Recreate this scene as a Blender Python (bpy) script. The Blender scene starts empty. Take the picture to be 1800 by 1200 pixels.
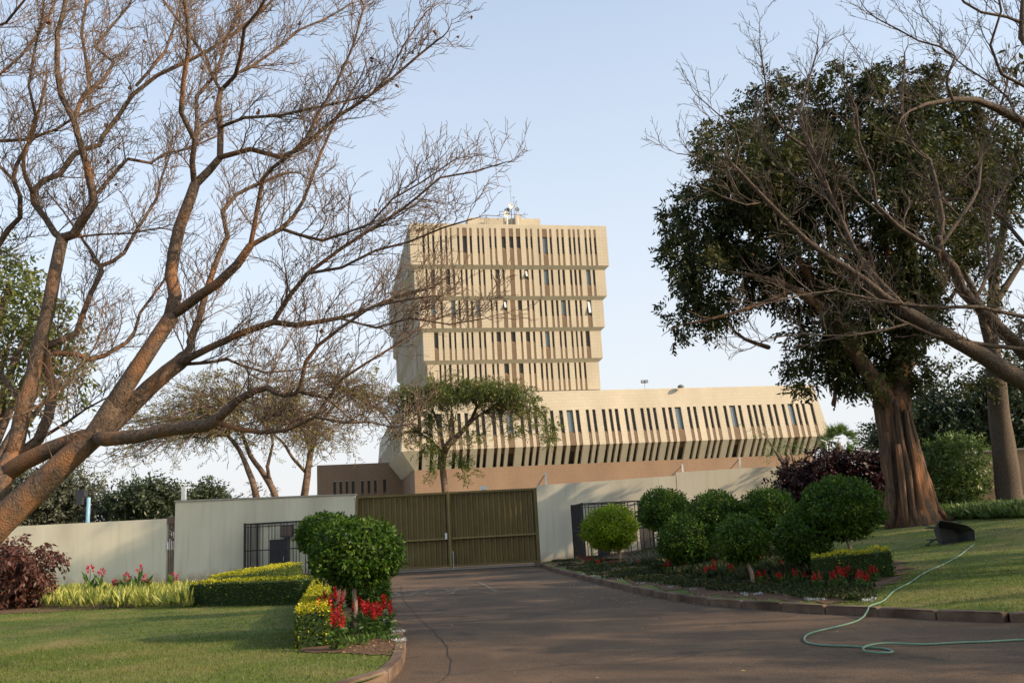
import bpy, math, random
import numpy as np
from mathutils import Vector, Matrix, noise
S = bpy.context.scene
rnd = random.Random(7)
# ------------------------------------------------------------------ camera
F_PX, EYE, PITCH, ROLL = 1570.0, 1.5, math.radians(11.9), math.radians(3.2)
FW = Vector((0, math.cos(PITCH), math.sin(PITCH)))
R0 = Vector((1, 0, 0)); U0 = Vector((0, -math.sin(PITCH), math.cos(PITCH)))
RT = math.cos(ROLL)*R0 - math.sin(ROLL)*U0
UP = math.sin(ROLL)*R0 + math.cos(ROLL)*U0
cam = bpy.data.cameras.new('camera'); camo = bpy.data.objects.new('camera', cam)
S.collection.objects.link(camo); S.camera = camo
cam.sensor_width = 36; cam.lens = 36*F_PX/1800; cam.clip_start = .1; cam.clip_end = 6000
mw = Matrix((( RT.x, UP.x, -FW.x, 0), (RT.y, UP.y, -FW.y, 0), (RT.z, UP.z, -FW.z, EYE), (0, 0, 0, 1)))
camo.matrix_world = mw
# ------------------------------------------------------------------ light
SUN_AZ, SUN_EL = math.radians(109), math.radians(25)      # azimuth clockwise from +Y
w = bpy.data.worlds.new('World'); S.world = w; w.use_nodes = True
nt = w.node_tree; bg = nt.nodes['Background']
sky = nt.nodes.new('ShaderNodeTexSky'); sky.sky_type = 'NISHITA'; sky.sun_disc = False
sky.sun_elevation = SUN_EL; sky.sun_rotation = SUN_AZ; sky.altitude = 300
sky.air_density = 1.0; sky.dust_density = 4.0; sky.ozone_density = 1.0
# pale dry-season haze: the sky whitens towards the horizon
_tc = nt.nodes.new('ShaderNodeTexCoord'); _sp = nt.nodes.new('ShaderNodeSeparateXYZ'); nt.links.new(_tc.outputs['Generated'], _sp.inputs[0])
_mr = nt.nodes.new('ShaderNodeMapRange'); _mr.inputs[1].default_value = -.02; _mr.inputs[2].default_value = .95; _mr.inputs[3].default_value = 1; _mr.inputs[4].default_value = 0
nt.links.new(_sp.outputs[2], _mr.inputs[0])
_pw = nt.nodes.new('ShaderNodeMath'); _pw.operation = 'POWER'; _pw.inputs[1].default_value = 1.05; nt.links.new(_mr.outputs[0], _pw.inputs[0])
_mx = nt.nodes.new('ShaderNodeMix'); _mx.data_type = 'RGBA'; nt.links.new(_pw.outputs[0], _mx.inputs[0])
_vm = nt.nodes.new('ShaderNodeVectorMath'); _vm.operation = 'MULTIPLY'; _vm.inputs[1].default_value = (.92, 1.12, 1.14)
nt.links.new(sky.outputs[0], _vm.inputs[0]); nt.links.new(_vm.outputs[0], _mx.inputs[6]); _mx.inputs[7].default_value = (3.05, 3.02, 3.1, 1)
nt.links.new(_mx.outputs[2], bg.inputs[0]); bg.inputs[1].default_value = .15
sl = bpy.data.lights.new('sun', 'SUN'); slo = bpy.data.objects.new('sun', sl); S.collection.objects.link(slo)
sl.energy = 3.1; sl.angle = math.radians(.6); sl.color = (1, .79, .57)
SD = Vector((math.sin(SUN_AZ)*math.cos(SUN_EL), math.cos(SUN_AZ)*math.cos(SUN_EL), math.sin(SUN_EL)))
slo.rotation_euler = SD.to_track_quat('Z', 'Y').to_euler()
S.view_settings.view_transform = 'Standard'; S.view_settings.look = 'None'
S.view_settings.exposure = 1.0; S.view_settings.gamma = 1
# ------------------------------------------------------------------ helpers
def ray(x, y): return FW + RT*((x-900)/F_PX) + UP*((600-y)/F_PX)
CAM = Vector((0, 0, EYE))
def P(x, y, Y):
    d = ray(x, y); return CAM + d*(Y/d.y)
def pl_hit(x, y, p0, n):
    d = ray(x, y); return CAM + d*((p0-CAM).dot(n)/d.dot(n))
def link(o, parent=None):
    S.collection.objects.link(o)
    if parent is not None: o.parent = parent
    return o
def tag(o, label=None, cat=None, group=None, kind=None):
    if label: o['label'] = label
    if cat: o['category'] = cat
    if group: o['group'] = group
    if kind: o['kind'] = kind
    return o
def empty(name, loc, rz=0):
    o = bpy.data.objects.new(name, None); o.location = loc; o.rotation_euler = (0, 0, rz); o.empty_display_size = .2
    return link(o)
def copy_tree(o, parent=None):
    c = o.copy(); S.collection.objects.link(c)
    if parent is not None: c.parent = parent
    for ch in list(o.children): copy_tree(ch, c)
    return c
class MB:
    def face_(s, pts): s.face(pts, 1)
    def __init__(s): s.v = []; s.f = []; s.m = []
    def face(s, pts, m=0):
        n = len(s.v); s.v.extend([tuple(p) for p in pts]); s.f.append(tuple(range(n, n+len(pts)))); s.m.append(m)
    def box(s, a, b, m=0, fn=None):
        x0, y0, z0 = a; x1, y1, z1 = b
        c = [(x0,y0,z0),(x1,y0,z0),(x1,y1,z0),(x0,y1,z0),(x0,y0,z1),(x1,y0,z1),(x1,y1,z1),(x0,y1,z1)]
        if fn: c = [tuple(fn(Vector(q))) for q in c]
        n = len(s.v); s.v.extend(c)
        for q in ((0,3,2,1),(4,5,6,7),(0,1,5,4),(1,2,6,5),(2,3,7,6),(3,0,4,7)):
            s.f.append(tuple(n+i for i in q)); s.m.append(m)
    def bar(s, a, b, w, h=None, m=0):
        a = Vector(a); b = Vector(b); h = h or w
        d = (b-a).normalized(); r = d.cross(Vector((0,0,1)))
        if r.length < 1e-3: r = Vector((1,0,0))
        r.normalize(); u = r.cross(d)
        n = len(s.v)
        for p in (a, b):
            for i, j in ((-1,-1),(1,-1),(1,1),(-1,1)): s.v.append(tuple(p+r*i*w/2+u*j*h/2))
        for q in ((0,1,2,3),(7,6,5,4),(0,4,5,1),(1,5,6,2),(2,6,7,3),(3,7,4,0)):
            s.f.append(tuple(n+i for i in q)); s.m.append(m)
    def tube(s, pts, rad, k=6, m=0, rough=0, caps=True):
        pts = [Vector(p) for p in pts]; n0 = len(s.v); N = len(pts)
        t = (pts[1]-pts[0]).normalized(); a = t.orthogonal().normalized()
        for i in range(N):
            t2 = (pts[min(i+1, N-1)]-pts[max(i-1, 0)])
            if t2.length > 1e-6: t = t2.normalized()
            a = (a - t*a.dot(t))
            a = a.normalized() if a.length > 1e-4 else t.orthogonal().normalized()
            b = t.cross(a)
            for j in range(k):
                an = 2*math.pi*j/k; rr = rad[i]
                if rough: rr *= 1+rough*(noise.noise(Vector((math.cos(an)*1.3, math.sin(an)*1.3, i*.35))+pts[0]))
                s.v.append(tuple(pts[i]+(a*math.cos(an)+b*math.sin(an))*rr))
        for i in range(N-1):
            for j in range(k):
                p = n0+i*k+j; q = n0+i*k+(j+1) % k
                s.f.append((p, q, q+k, p+k)); s.m.append(m)
        if caps and k > 3:
            s.f.append(tuple(n0+j for j in range(k-1, -1, -1))); s.m.append(m)
            s.f.append(tuple(n0+(N-1)*k+j for j in range(k))); s.m.append(m)
    def build(s, name, mats, parent=None, smooth=False):
        me = bpy.data.meshes.new(name); me.from_pydata(s.v, [], s.f)
        if not isinstance(mats, (list, tuple)): mats = [mats]
        for q in mats: me.materials.append(q)
        if any(s.m): me.polygons.foreach_set('material_index', s.m)
        if smooth: me.polygons.foreach_set('use_smooth', [True]*len(s.f))
        me.update()
        return link(bpy.data.objects.new(name, me), parent)
def np_mesh(name, V, Fc, mat, parent=None, var=None, midx=None):
    """V (n,3), Fc (m,k) constant k"""
    me = bpy.data.meshes.new(name); k = Fc.shape[1]
    me.vertices.add(len(V)); me.vertices.foreach_set('co', V.astype(np.float32).ravel())
    me.loops.add(Fc.size); me.loops.foreach_set('vertex_index', Fc.astype(np.int32).ravel())
    me.polygons.add(len(Fc)); me.polygons.foreach_set('loop_start', np.arange(0, Fc.size, k, dtype=np.int32))
    for q in (mat if isinstance(mat, (list, tuple)) else [mat]): me.materials.append(q)
    if midx is not None: me.polygons.foreach_set('material_index', midx.astype(np.int32))
    me.update(calc_edges=True)
    if var is not None:
        at = me.attributes.new('vari', 'FLOAT', 'FACE'); at.data.foreach_set('value', var.astype(np.float32))
    me.validate()
    return link(bpy.data.objects.new(name, me), parent)
RG = np.random.default_rng(11)
def unit(a): return a/np.maximum(np.linalg.norm(a, axis=-1, keepdims=True), 1e-9)
def rdir(n, rg=None):
    return unit((rg or RG).normal(size=(n, 3)))
def leaf_arrays(C, D, L, W, nrm=None):
    """diamond leaves starting at C along D"""
    n = len(C); L = np.broadcast_to(L, n)[:, None]; W = np.broadcast_to(W, n)[:, None]
    if nrm is None: nrm = rdir(n)
    s = unit(np.cross(D, nrm))
    nn = np.cross(s, D)
    V = np.stack([C, C+D*L*.45+s*W*.5+nn*W*.12, C+D*L, C+D*L*.45-s*W*.5+nn*W*.12], 1).reshape(-1, 3)
    return V, np.arange(4*n).reshape(n, 4)
def leaf_obj(name, C, D, L, W, mat, parent=None, nrm=None, midx=None):
    V, Fc = leaf_arrays(C, D, L, W, nrm)
    return np_mesh(name, V, Fc, mat, parent, RG.random(len(C)), midx)
# ------------------------------------------------------------------ materials
def new_mat(name):
    m = bpy.data.materials.new(name); m.use_nodes = True
    return m, m.node_tree.nodes, m.node_tree.links, m.node_tree.nodes['Principled BSDF']
def N_(nodes, t, **k):
    n = nodes.new(t)
    for a, b in k.items():
        if a.startswith('i_'): n.inputs[a[2:].replace('_', ' ')].default_value = b
        else: setattr(n, a, b)
    return n
def c4(c): return (c[0], c[1], c[2], 1)
def mat_noise(name, c1, c2, scale=5, rough=.85, bump=.2, bscale=None, detail=6, c3=None, sc3=.6, stretch=None, spec=.25, thr3=(.45, .65), bdist=.02):
    m, n, l, b = new_mat(name)
    tc = N_(n, 'ShaderNodeTexCoord'); src = tc.outputs['Object']
    if stretch:
        mp = N_(n, 'ShaderNodeMapping'); mp.inputs['Scale'].default_value = stretch
        l.new(src, mp.inputs[0]); src = mp.outputs[0]
    t = N_(n, 'ShaderNodeTexNoise'); t.inputs['Scale'].default_value = scale; t.inputs['Detail'].default_value = detail
    t.inputs['Roughness'].default_value = .65
    l.new(src, t.inputs['Vector'])
    r = N_(n, 'ShaderNodeValToRGB'); r.color_ramp.elements[0].position = .32; r.color_ramp.elements[1].position = .68
    r.color_ramp.elements[0].color = c4(c1); r.color_ramp.elements[1].color = c4(c2)
    l.new(t.outputs['Fac'], r.inputs[0]); col = r.outputs[0]
    if c3 is not None:
        t3 = N_(n, 'ShaderNodeTexNoise'); t3.inputs['Scale'].default_value = sc3; t3.inputs['Detail'].default_value = 5
        l.new(src, t3.inputs['Vector'])
        r3 = N_(n, 'ShaderNodeMapRange'); r3.inputs[1].default_value = thr3[0]; r3.inputs[2].default_value = thr3[1]
        l.new(t3.outputs['Fac'], r3.inputs[0])
        mx = N_(n, 'ShaderNodeMix', data_type='RGBA'); l.new(r3.outputs[0], mx.inputs[0])
        l.new(col, mx.inputs[6]); mx.inputs[7].default_value = c4(c3); col = mx.outputs[2]
    l.new(col, b.inputs['Base Color']); b.inputs['Roughness'].default_value = rough
    b.inputs['Specular IOR Level'].default_value = spec
    if bump:
        tb = N_(n, 'ShaderNodeTexNoise'); tb.inputs['Scale'].default_value = bscale or scale*4; tb.inputs['Detail'].default_value = 5
        l.new(src, tb.inputs['Vector'])
        bp = N_(n, 'ShaderNodeBump'); bp.inputs['Strength'].default_value = bump; bp.inputs['Distance'].default_value = bdist
        l.new(tb.outputs['Fac'], bp.inputs['Height']); l.new(bp.outputs[0], b.inputs['Normal'])
    return m
def mat_plain(name, c, rough=.6, metal=0, spec=.4):
    m, n, l, b = new_mat(name)
    tc = N_(n, 'ShaderNodeTexCoord'); t = N_(n, 'ShaderNodeTexNoise'); t.inputs['Scale'].default_value = 7
    l.new(tc.outputs['Object'], t.inputs['Vector'])
    mr = N_(n, 'ShaderNodeMapRange'); mr.inputs[3].default_value = .82; mr.inputs[4].default_value = 1.15
    l.new(t.outputs['Fac'], mr.inputs[0])
    mx = N_(n, 'ShaderNodeVectorMath', operation='SCALE'); mx.inputs[0].default_value = c[:3]
    l.new(mr.outputs[0], mx.inputs['Scale']); l.new(mx.outputs[0], b.inputs['Base Color'])
    b.inputs['Roughness'].default_value = rough; b.inputs['Metallic'].default_value = metal
    b.inputs['Specular IOR Level'].default_value = spec
    return m
def mat_leaf(name, c1, c2, trans=.35, rough=.45, c3=None, spec=.35, patch=None, psc=1, pth=(.5,.68)):
    m, n, l, b = new_mat(name)
    at = N_(n, 'ShaderNodeAttribute', attribute_name='vari')
    r = N_(n, 'ShaderNodeValToRGB'); e = r.color_ramp.elements
    e[0].color = c4(c1); e[1].color = c4(c2)
    if c3 is not None:
        x = r.color_ramp.elements.new(.93); x.color = c4(c2); e = r.color_ramp.elements; e[-1].color = c4(c3); 
    l.new(at.outputs['Fac'], r.inputs[0])
    out = r.outputs[0]
    if patch is not None:
        tc = N_(n, 'ShaderNodeTexCoord'); t = N_(n, 'ShaderNodeTexNoise'); t.inputs['Scale'].default_value = psc; t.inputs['Detail'].default_value = 5
        l.new(tc.outputs['Object'], t.inputs['Vector'])
        q = N_(n, 'ShaderNodeMapRange'); q.inputs[1].default_value = pth[0]; q.inputs[2].default_value = pth[1]; q.inputs[4].default_value = .8
        l.new(t.outputs['Fac'], q.inputs[0]); x = N_(n, 'ShaderNodeMix', data_type='RGBA'); l.new(q.outputs[0], x.inputs[0]); l.new(out, x.inputs[6]); x.inputs[7].default_value = c4(patch); out = x.outputs[2]
    l.new(out, b.inputs['Base Color']); b.inputs['Roughness'].default_value = rough
    b.inputs['Specular IOR Level'].default_value = spec
    tr = N_(n, 'ShaderNodeBsdfTranslucent'); l.new(out, tr.inputs[0])
    mx = N_(n, 'ShaderNodeMixShader'); mx.inputs[0].default_value = trans
    l.new(b.outputs[0], mx.inputs[1]); l.new(tr.outputs[0], mx.inputs[2])
    l.new(mx.outputs[0], n['Material Output'].inputs[0])
    return m
def mat_tile(name, c1, c2, grout, tw, th, rough=.7, bump=.3):
    m, n, l, b = new_mat(name)
    tc = N_(n, 'ShaderNodeTexCoord'); sp = N_(n, 'ShaderNodeSeparateXYZ'); l.new(tc.outputs['Object'], sp.inputs[0])
    ad = N_(n, 'ShaderNodeMath', operation='ADD'); l.new(sp.outputs[0], ad.inputs[0]); l.new(sp.outputs[1], ad.inputs[1])
    cb = N_(n, 'ShaderNodeCombineXYZ'); l.new(ad.outputs[0], cb.inputs[0]); l.new(sp.outputs[2], cb.inputs[1])
    br = N_(n, 'ShaderNodeTexBrick'); br.offset = 0; br.inputs['Scale'].default_value = 1
    br.inputs['Brick Width'].default_value = tw; br.inputs['Row Height'].default_value = th
    br.inputs['Mortar Size'].default_value = .022; br.inputs['Mortar Smooth'].default_value = .3
    br.inputs['Color1'].default_value = c4(c1); br.inputs['Color2'].default_value = c4(c2); br.inputs['Mortar'].default_value = c4(grout)
    l.new(cb.outputs[0], br.inputs['Vector'])
    t = N_(n, 'ShaderNodeTexNoise'); t.inputs['Scale'].default_value = .35; t.inputs['Detail'].default_value = 6
    mp = N_(n, 'ShaderNodeMapping'); mp.inputs['Scale'].default_value = (1, 1, .25); l.new(tc.outputs['Object'], mp.inputs[0]); l.new(mp.outputs[0], t.inputs['Vector'])
    mr = N_(n, 'ShaderNodeMapRange'); mr.inputs[1].default_value = .3; mr.inputs[2].default_value = .7; mr.inputs[3].default_value = .86; mr.inputs[4].default_value = 1.06
    l.new(t.outputs['Fac'], mr.inputs[0])
    mx = N_(n, 'ShaderNodeVectorMath', operation='SCALE'); l.new(br.outputs[0], mx.inputs[0]); l.new(mr.outputs[0], mx.inputs['Scale'])
    l.new(mx.outputs[0], b.inputs['Base Color']); b.inputs['Roughness'].default_value = rough
    b.inputs['Specular IOR Level'].default_value = .25
    bp = N_(n, 'ShaderNodeBump'); bp.inputs['Strength'].default_value = bump; bp.inputs['Distance'].default_value = .01; bp.invert = True
    l.new(br.outputs['Fac'], bp.inputs['Height']); l.new(bp.outputs[0], b.inputs['Normal'])
    return m
M = {}
def mat_asphalt():
    m, n, l, b = new_mat('asphalt'); tc = N_(n, 'ShaderNodeTexCoord'); src = tc.outputs['Object']
    def nz(sc, lo, hi, a, c, det=6, st=None):
        v = src
        if st:
            mp = N_(n, 'ShaderNodeMapping'); mp.inputs['Scale'].default_value = st; l.new(src, mp.inputs[0]); v = mp.outputs[0]
        t = N_(n, 'ShaderNodeTexNoise'); t.inputs['Scale'].default_value = sc; t.inputs['Detail'].default_value = det; l.new(v, t.inputs['Vector'])
        r = N_(n, 'ShaderNodeMapRange'); r.inputs[1].default_value = lo; r.inputs[2].default_value = hi; r.inputs[3].default_value = a; r.inputs[4].default_value = c
        l.new(t.outputs['Fac'], r.inputs[0]); return r.outputs[0]
    def mix(f, c1, c2):
        x = N_(n, 'ShaderNodeMix', data_type='RGBA'); l.new(f, x.inputs[0])
        for i, c in ((6, c1), (7, c2)):
            if isinstance(c, tuple): x.inputs[i].default_value = c4(c)
            else: l.new(c, x.inputs[i])
        return x.outputs[2]
    col = mix(nz(.5, .35, .65, 0, 1), (.066,.042,.026), (.108,.067,.039))     # broad wear
    col = mix(nz(.8, .52, .66, 0, .75, 8, (1,.5,1)), col, (.135,.080,.045))     # brown dust
    col = mix(nz(1.3, .60, .68, 0, .6, 8), col, (.036,.027,.021))             # oil and tar
    vo = N_(n, 'ShaderNodeTexVoronoi'); vo.inputs['Scale'].default_value = 90; l.new(src, vo.inputs['Vector'])
    r = N_(n, 'ShaderNodeMapRange'); r.inputs[3].default_value = .7; r.inputs[4].default_value = 1.45; sp = N_(n, 'ShaderNodeSeparateColor'); l.new(vo.outputs['Color'], sp.inputs[0]); l.new(sp.outputs[0], r.inputs[0])
    mx = N_(n, 'ShaderNodeVectorMath', operation='SCALE'); l.new(col, mx.inputs[0]); l.new(r.outputs[0], mx.inputs['Scale']); l.new(mx.outputs[0], b.inputs['Base Color'])
    b.inputs['Roughness'].default_value = .88; b.inputs['Specular IOR Level'].default_value = .3
    bp = N_(n, 'ShaderNodeBump'); bp.inputs['Strength'].default_value = .6; bp.inputs['Distance'].default_value = .006; l.new(vo.outputs['Distance'], bp.inputs['Height']); l.new(bp.outputs[0], b.inputs['Normal'])
    return m
M['asphalt'] = mat_asphalt()
M['soil'] = mat_noise('soil', (.07,.035,.02), (.16,.09,.05), 9, .95, .6, 30)
M['lawn'] = mat_noise('lawn', (.060,.085,.012), (.125,.15,.024), 6, .95, .5, 70, c3=(.20,.165,.055), sc3=.55, thr3=(.48,.70))
M['far'] = mat_noise('far_ground', (.08,.08,.03), (.14,.12,.05), .1, .95, 0)
M['kerb'] = mat_noise('kerb_concrete', (.11,.07,.048), (.20,.135,.09), 5, .9, .3, 30, c3=(.07,.042,.028), sc3=1.2)
M['plaster'] = mat_noise('cream_plaster', (.62,.565,.43), (.69,.63,.485), 1.2, .9, .08, 20, c3=(.46,.41,.31), sc3=.5, stretch=(1,1,.35), thr3=(.52,.85))
def weather(m, lo=(.40,.27,.17), h=.55, strength=.75):
    n = m.node_tree.nodes; l = m.node_tree.links; b = n['Principled BSDF']; src = b.inputs['Base Color'].links[0].from_socket
    tc = N_(n, 'ShaderNodeTexCoord'); sp = N_(n, 'ShaderNodeSeparateXYZ'); l.new(tc.outputs['Object'], sp.inputs[0])
    mp = N_(n, 'ShaderNodeMapping'); mp.inputs['Scale'].default_value = (3.2, 3.2, .22); l.new(tc.outputs['Object'], mp.inputs[0])
    t = N_(n, 'ShaderNodeTexNoise'); t.inputs['Scale'].default_value = 1.6; t.inputs['Detail'].default_value = 6; l.new(mp.outputs[0], t.inputs['Vector'])
    r = N_(n, 'ShaderNodeMapRange'); r.inputs[1].default_value = .52; r.inputs[2].default_value = .78; r.inputs[4].default_value = .28; l.new(t.outputs['Fac'], r.inputs[0])
    x = N_(n, 'ShaderNodeMix', data_type='RGBA'); l.new(r.outputs[0], x.inputs[0]); l.new(src, x.inputs[6]); x.inputs[7].default_value = (.36,.32,.25,1)
    t2 = N_(n, 'ShaderNodeTexNoise'); t2.inputs['Scale'].default_value = 2.5; t2.inputs['Detail'].default_value = 6; l.new(tc.outputs['Object'], t2.inputs['Vector'])
    ad = N_(n, 'ShaderNodeMath', operation='MULTIPLY_ADD'); l.new(t2.outputs['Fac'], ad.inputs[0]); ad.inputs[1].default_value = -1.2; l.new(sp.outputs[2], ad.inputs[2])
    r2 = N_(n, 'ShaderNodeMapRange'); r2.inputs[1].default_value = -.6; r2.inputs[2].default_value = h-.5; r2.inputs[3].default_value = strength; r2.inputs[4].default_value = 0; l.new(ad.outputs[0], r2.inputs[0])
    y = N_(n, 'ShaderNodeMix', data_type='RGBA'); l.new(r2.outputs[0], y.inputs[0]); l.new(x.outputs[2], y.inputs[6]); y.inputs[7].default_value = c4(lo)
    l.new(y.outputs[2], b.inputs['Base Color'])
weather(M['plaster'], h=.45)
M['tile'] = mat_tile('cream_tile', (.475,.40,.29), (.50,.42,.308), (.43,.355,.255), .40, .40)
M['browntile'] = mat_tile('brown_tile', (.25,.16,.102), (.27,.172,.11), (.22,.138,.085), .30, .30, bump=.2)
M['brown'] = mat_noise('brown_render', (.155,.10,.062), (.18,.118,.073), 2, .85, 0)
M['soffit'] = mat_noise('soffit_render', (.56,.49,.38), (.62,.54,.42), 1, .85, 0)
M['glass'] = mat_plain('window_glass', (.045,.036,.028), .3, 0, .25)
M['glassblue'] = mat_plain('pale_blue_glass', (.11,.135,.145), .25, 0, .5)
M['metalframe'] = mat_plain('window_frame_metal', (.12,.10,.08), .5, .4)
M['white'] = mat_plain('white_paint', (.75,.74,.70), .5)
M['gate'] = mat_noise('olive_gate_paint', (.125,.088,.026), (.17,.12,.038), 1.5, .55, .1, 8, c3=(.19,.15,.06), sc3=.8, thr3=(.55,.8), spec=.4)
M['gaterail'] = mat_plain('gate_rail_paint', (.21,.165,.055), .55)
M['ironbar'] = mat_plain('dark_iron', (.035,.03,.032), .5, .3)
M['darkbox'] = mat_plain('dark_box_paint', (.03,.032,.04), .6)
M['fence'] = mat_plain('brown_slat_paint', (.16,.10,.08), .7)
M['bluepole'] = mat_plain('blue_pole_paint', (.25,.42,.55), .5)
M['steel'] = mat_plain('galvanised_steel', (.45,.46,.46), .4, .6)
M['dish'] = mat_plain('dish_paint', (.62,.60,.55), .5)
M['darkdish'] = mat_plain('dark_dish_paint', (.12,.12,.12), .5)
M['marking'] = mat_noise('faded_road_paint', (.08,.055,.04), (.20,.16,.12), 14, .85, 0)
M['hose'] = mat_plain('pale_green_hose', (.14,.23,.155), .45)
M['barrow'] = mat_noise('barrow_tub', (.035,.035,.038), (.07,.065,.06), 6, .6, .15)
M['rubber'] = mat_plain('rubber', (.02,.02,.02), .8)
M['patch'] = mat_noise('asphalt_patch', (.055,.05,.048), (.085,.075,.07), 6, .8, .3, 60)
bark = lambda name, a, b, c3=None, sc=14, st=(1,1,.8), bp=.8: mat_noise(name, a, b, sc, .9, bp, sc*1.6, c3=c3, sc3=2.2, stretch=st, thr3=(.5,.62), bdist=.03)
M['bark_l'] = bark('reddish_brown_bark', (.055,.038,.028), (.19,.13,.09), (.24,.12,.06), 26)  # orange blotches: bark tone plus sunlit patches put into the colour
M['bark_twig'] = mat_noise('twig_bark', (.12,.078,.055), (.26,.18,.125), 6, .9, 0)
M['bark_r'] = bark('grey_brown_bark', (.045,.034,.026), (.14,.10,.07), None, 26)
M['bark_twig_r'] = mat_noise('grey_twig_bark', (.08,.058,.042), (.18,.135,.10), 6, .9, 0)
M['bark_big'] = bark('furrowed_orange_bark', (.040,.026,.018), (.15,.092,.058), (.24,.11,.05), 9, (1.8,1.8,.16), 1.6)
M['bark_pale'] = mat_noise('pale_stem', (.28,.20,.14), (.45,.35,.26), 14, .9, .3, 40)
M['bark_dark'] = mat_noise('dark_bark', (.09,.06,.045), (.20,.13,.09), 6, .9, .4, 20)
M['topiary'] = mat_leaf('ficus_leaf', (.020,.055,.005), (.068,.14,.010), .3, .5, (.20,.26,.03), .25, patch=(.11,.175,.015), psc=3.4)
M['topiary2'] = mat_leaf('bright_ficus_leaf', (.12,.19,.008), (.27,.36,.018), .45, .5, None, .2)
M['bedgreen'] = mat_leaf('dark_bed_leaf', (.02,.035,.010), (.065,.075,.025), .25, .6, (.16,.10,.04), .2)
M['core'] = mat_noise('core_painted_shade', (.015,.03,.008), (.03,.05,.012), 12, .95, .5)  # dark green that paints the shade inside clipped crowns and hedges
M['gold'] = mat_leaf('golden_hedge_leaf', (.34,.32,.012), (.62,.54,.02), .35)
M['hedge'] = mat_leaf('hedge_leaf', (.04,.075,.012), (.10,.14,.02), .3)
M['dark_leaf'] = mat_leaf('dark_glossy_leaf', (.020,.028,.009), (.060,.068,.018), .3, .6, (.17,.12,.04), .2, patch=(.085,.08,.022), psc=.45)
M['olive_leaf'] = mat_leaf('olive_leaf', (.07,.09,.02), (.16,.17,.04), .4)
M['acacia_leaf'] = mat_leaf('dry_acacia_leaf', (.14,.12,.035), (.26,.20,.07), .4)
M['acacia_green'] = mat_leaf('acacia_leaf', (.055,.085,.014), (.135,.15,.03), .4, .5, (.26,.18,.05))
M['far_leaf'] = mat_leaf('far_leaf', (.030,.045,.022), (.07,.085,.035), .25)
M['fargrey_leaf'] = mat_leaf('grey_green_leaf', (.06,.065,.04), (.12,.12,.07), .25)
M['shrub_leaf'] = mat_leaf('shrub_leaf', (.05,.09,.018), (.15,.21,.05), .35)
M['maroon'] = mat_leaf('maroon_leaf', (.065,.026,.020), (.165,.07,.048), .35)
M['maroon_dk'] = mat_leaf('dark_maroon_leaf', (.020,.008,.009), (.055,.016,.016), .25)
M['red'] = mat_leaf('red_petal', (.32,.010,.012), (.56,.025,.02), .3)
M['pink'] = mat_leaf('pink_petal', (.42,.03,.07), (.60,.07,.12), .35)
M['lime'] = mat_leaf('yellow_green_blade', (.07,.13,.02), (.60,.56,.13), .4)
M['green'] = mat_leaf('green_leaf', (.04,.09,.015), (.11,.19,.035), .35)
M['silver'] = mat_leaf('silver_leaf', (.30,.34,.32), (.62,.64,.62), .2)
M['grass'] = mat_leaf('grass_blade', (.070,.105,.012), (.155,.195,.025), .4, .6, (.34,.28,.11), patch=(.21,.19,.055), psc=.55, pth=(.48,.70))
M['litter'] = mat_leaf('dry_leaf', (.22,.12,.05), (.45,.30,.14), .2)
M['pod'] = mat_noise('dry_pod', (.08,.03,.02), (.20,.09,.05), 20, .8, .3)
# ------------------------------------------------------------------ ground
KR = [(60,10),(25,10.2),(14,10.6),(9,11.2),(6.34,12.0),(5.41,13.2),(4.28,14.9),(3.0,17.9),(1.96,25.2),(1.2,32),(.68,38.2),(.60,39.4),(.6,75)]
KL = [(-60,7.6),(-20,7.8),(-5,8.0),(-2.8,8.45),(-1.95,9.1),(-1.5,9.9),(-1.54,11.6),(-1.93,14.2),(-3.39,21.6),(-5.08,32.8),(-6.9,40.2),(-6.95,75)]
def smooth_poly(K, n=8):
    out = []
    for i in range(len(K)-1):
        p0 = Vector(K[max(i-1,0)]); p1 = Vector(K[i]); p2 = Vector(K[i+1]); p3 = Vector(K[min(i+2,len(K)-1)])
        if (p2-p1).length > 12: out.append(tuple(p1)); continue
        for k in range(n):
            t = k/n
            q = .5*((2*p1)+(-p0+p2)*t+(2*p0-5*p1+4*p2-p3)*t*t+(-p0+3*p1-3*p2+p3)*t**3)
            out.append(tuple(q))
    out.append(K[-1]); return out
KRs, KLs = smooth_poly(KR), smooth_poly(KL)
def kx(K, y):
    for (xa, ya), (xb, yb) in zip(K[:-1], K[1:]):
        if min(ya, yb) <= y <= max(ya, yb) and abs(yb-ya) > 1e-6: return xa+(xb-xa)*(y-ya)/(yb-ya)
    return K[-1][0] if y > K[-1][1] else K[0][0]
def seg_d(x, y, K):
    best = 1e9
    for (xa, ya), (xb, yb) in zip(K[:-1], K[1:]):
        dx, dy = xb-xa, yb-ya; L = dx*dx+dy*dy
        t = 0 if L == 0 else max(0, min(1, ((x-xa)*dx+(y-ya)*dy)/L))
        d = (x-xa-dx*t)**2+(y-ya-dy*t)**2
        if d < best: best = d
    return math.sqrt(best)
def gh(x, y):
    """ground height"""
    if y >= 10 and x > kx(KRs, y):
        d = seg_d(x, y, KR)
        return .105+.065*min(d, 20)-.0013*max(0, min(d, 20)-8)**2*.5 + .03*noise.noise(Vector((x*.3, y*.3, 0)))*min(1, d/2)
    if y >= 7.6 and x < kx(KLs, y):
        d = seg_d(x, y, KL); return max(.05, .105-.006*d) + .03*noise.noise(Vector((x*.3, y*.3, 3)))*min(1, d/2)
    return 0.0
def G(px, py):
    """where the sight line through a picture point meets the ground"""
    d = ray(px, py); t = 4.0
    while t < 80:
        p = CAM+d*t
        if p.z <= gh(p.x, p.y): return Vector((p.x, p.y, gh(p.x, p.y)))
        t += .05
    return CAM+d*t
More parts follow.
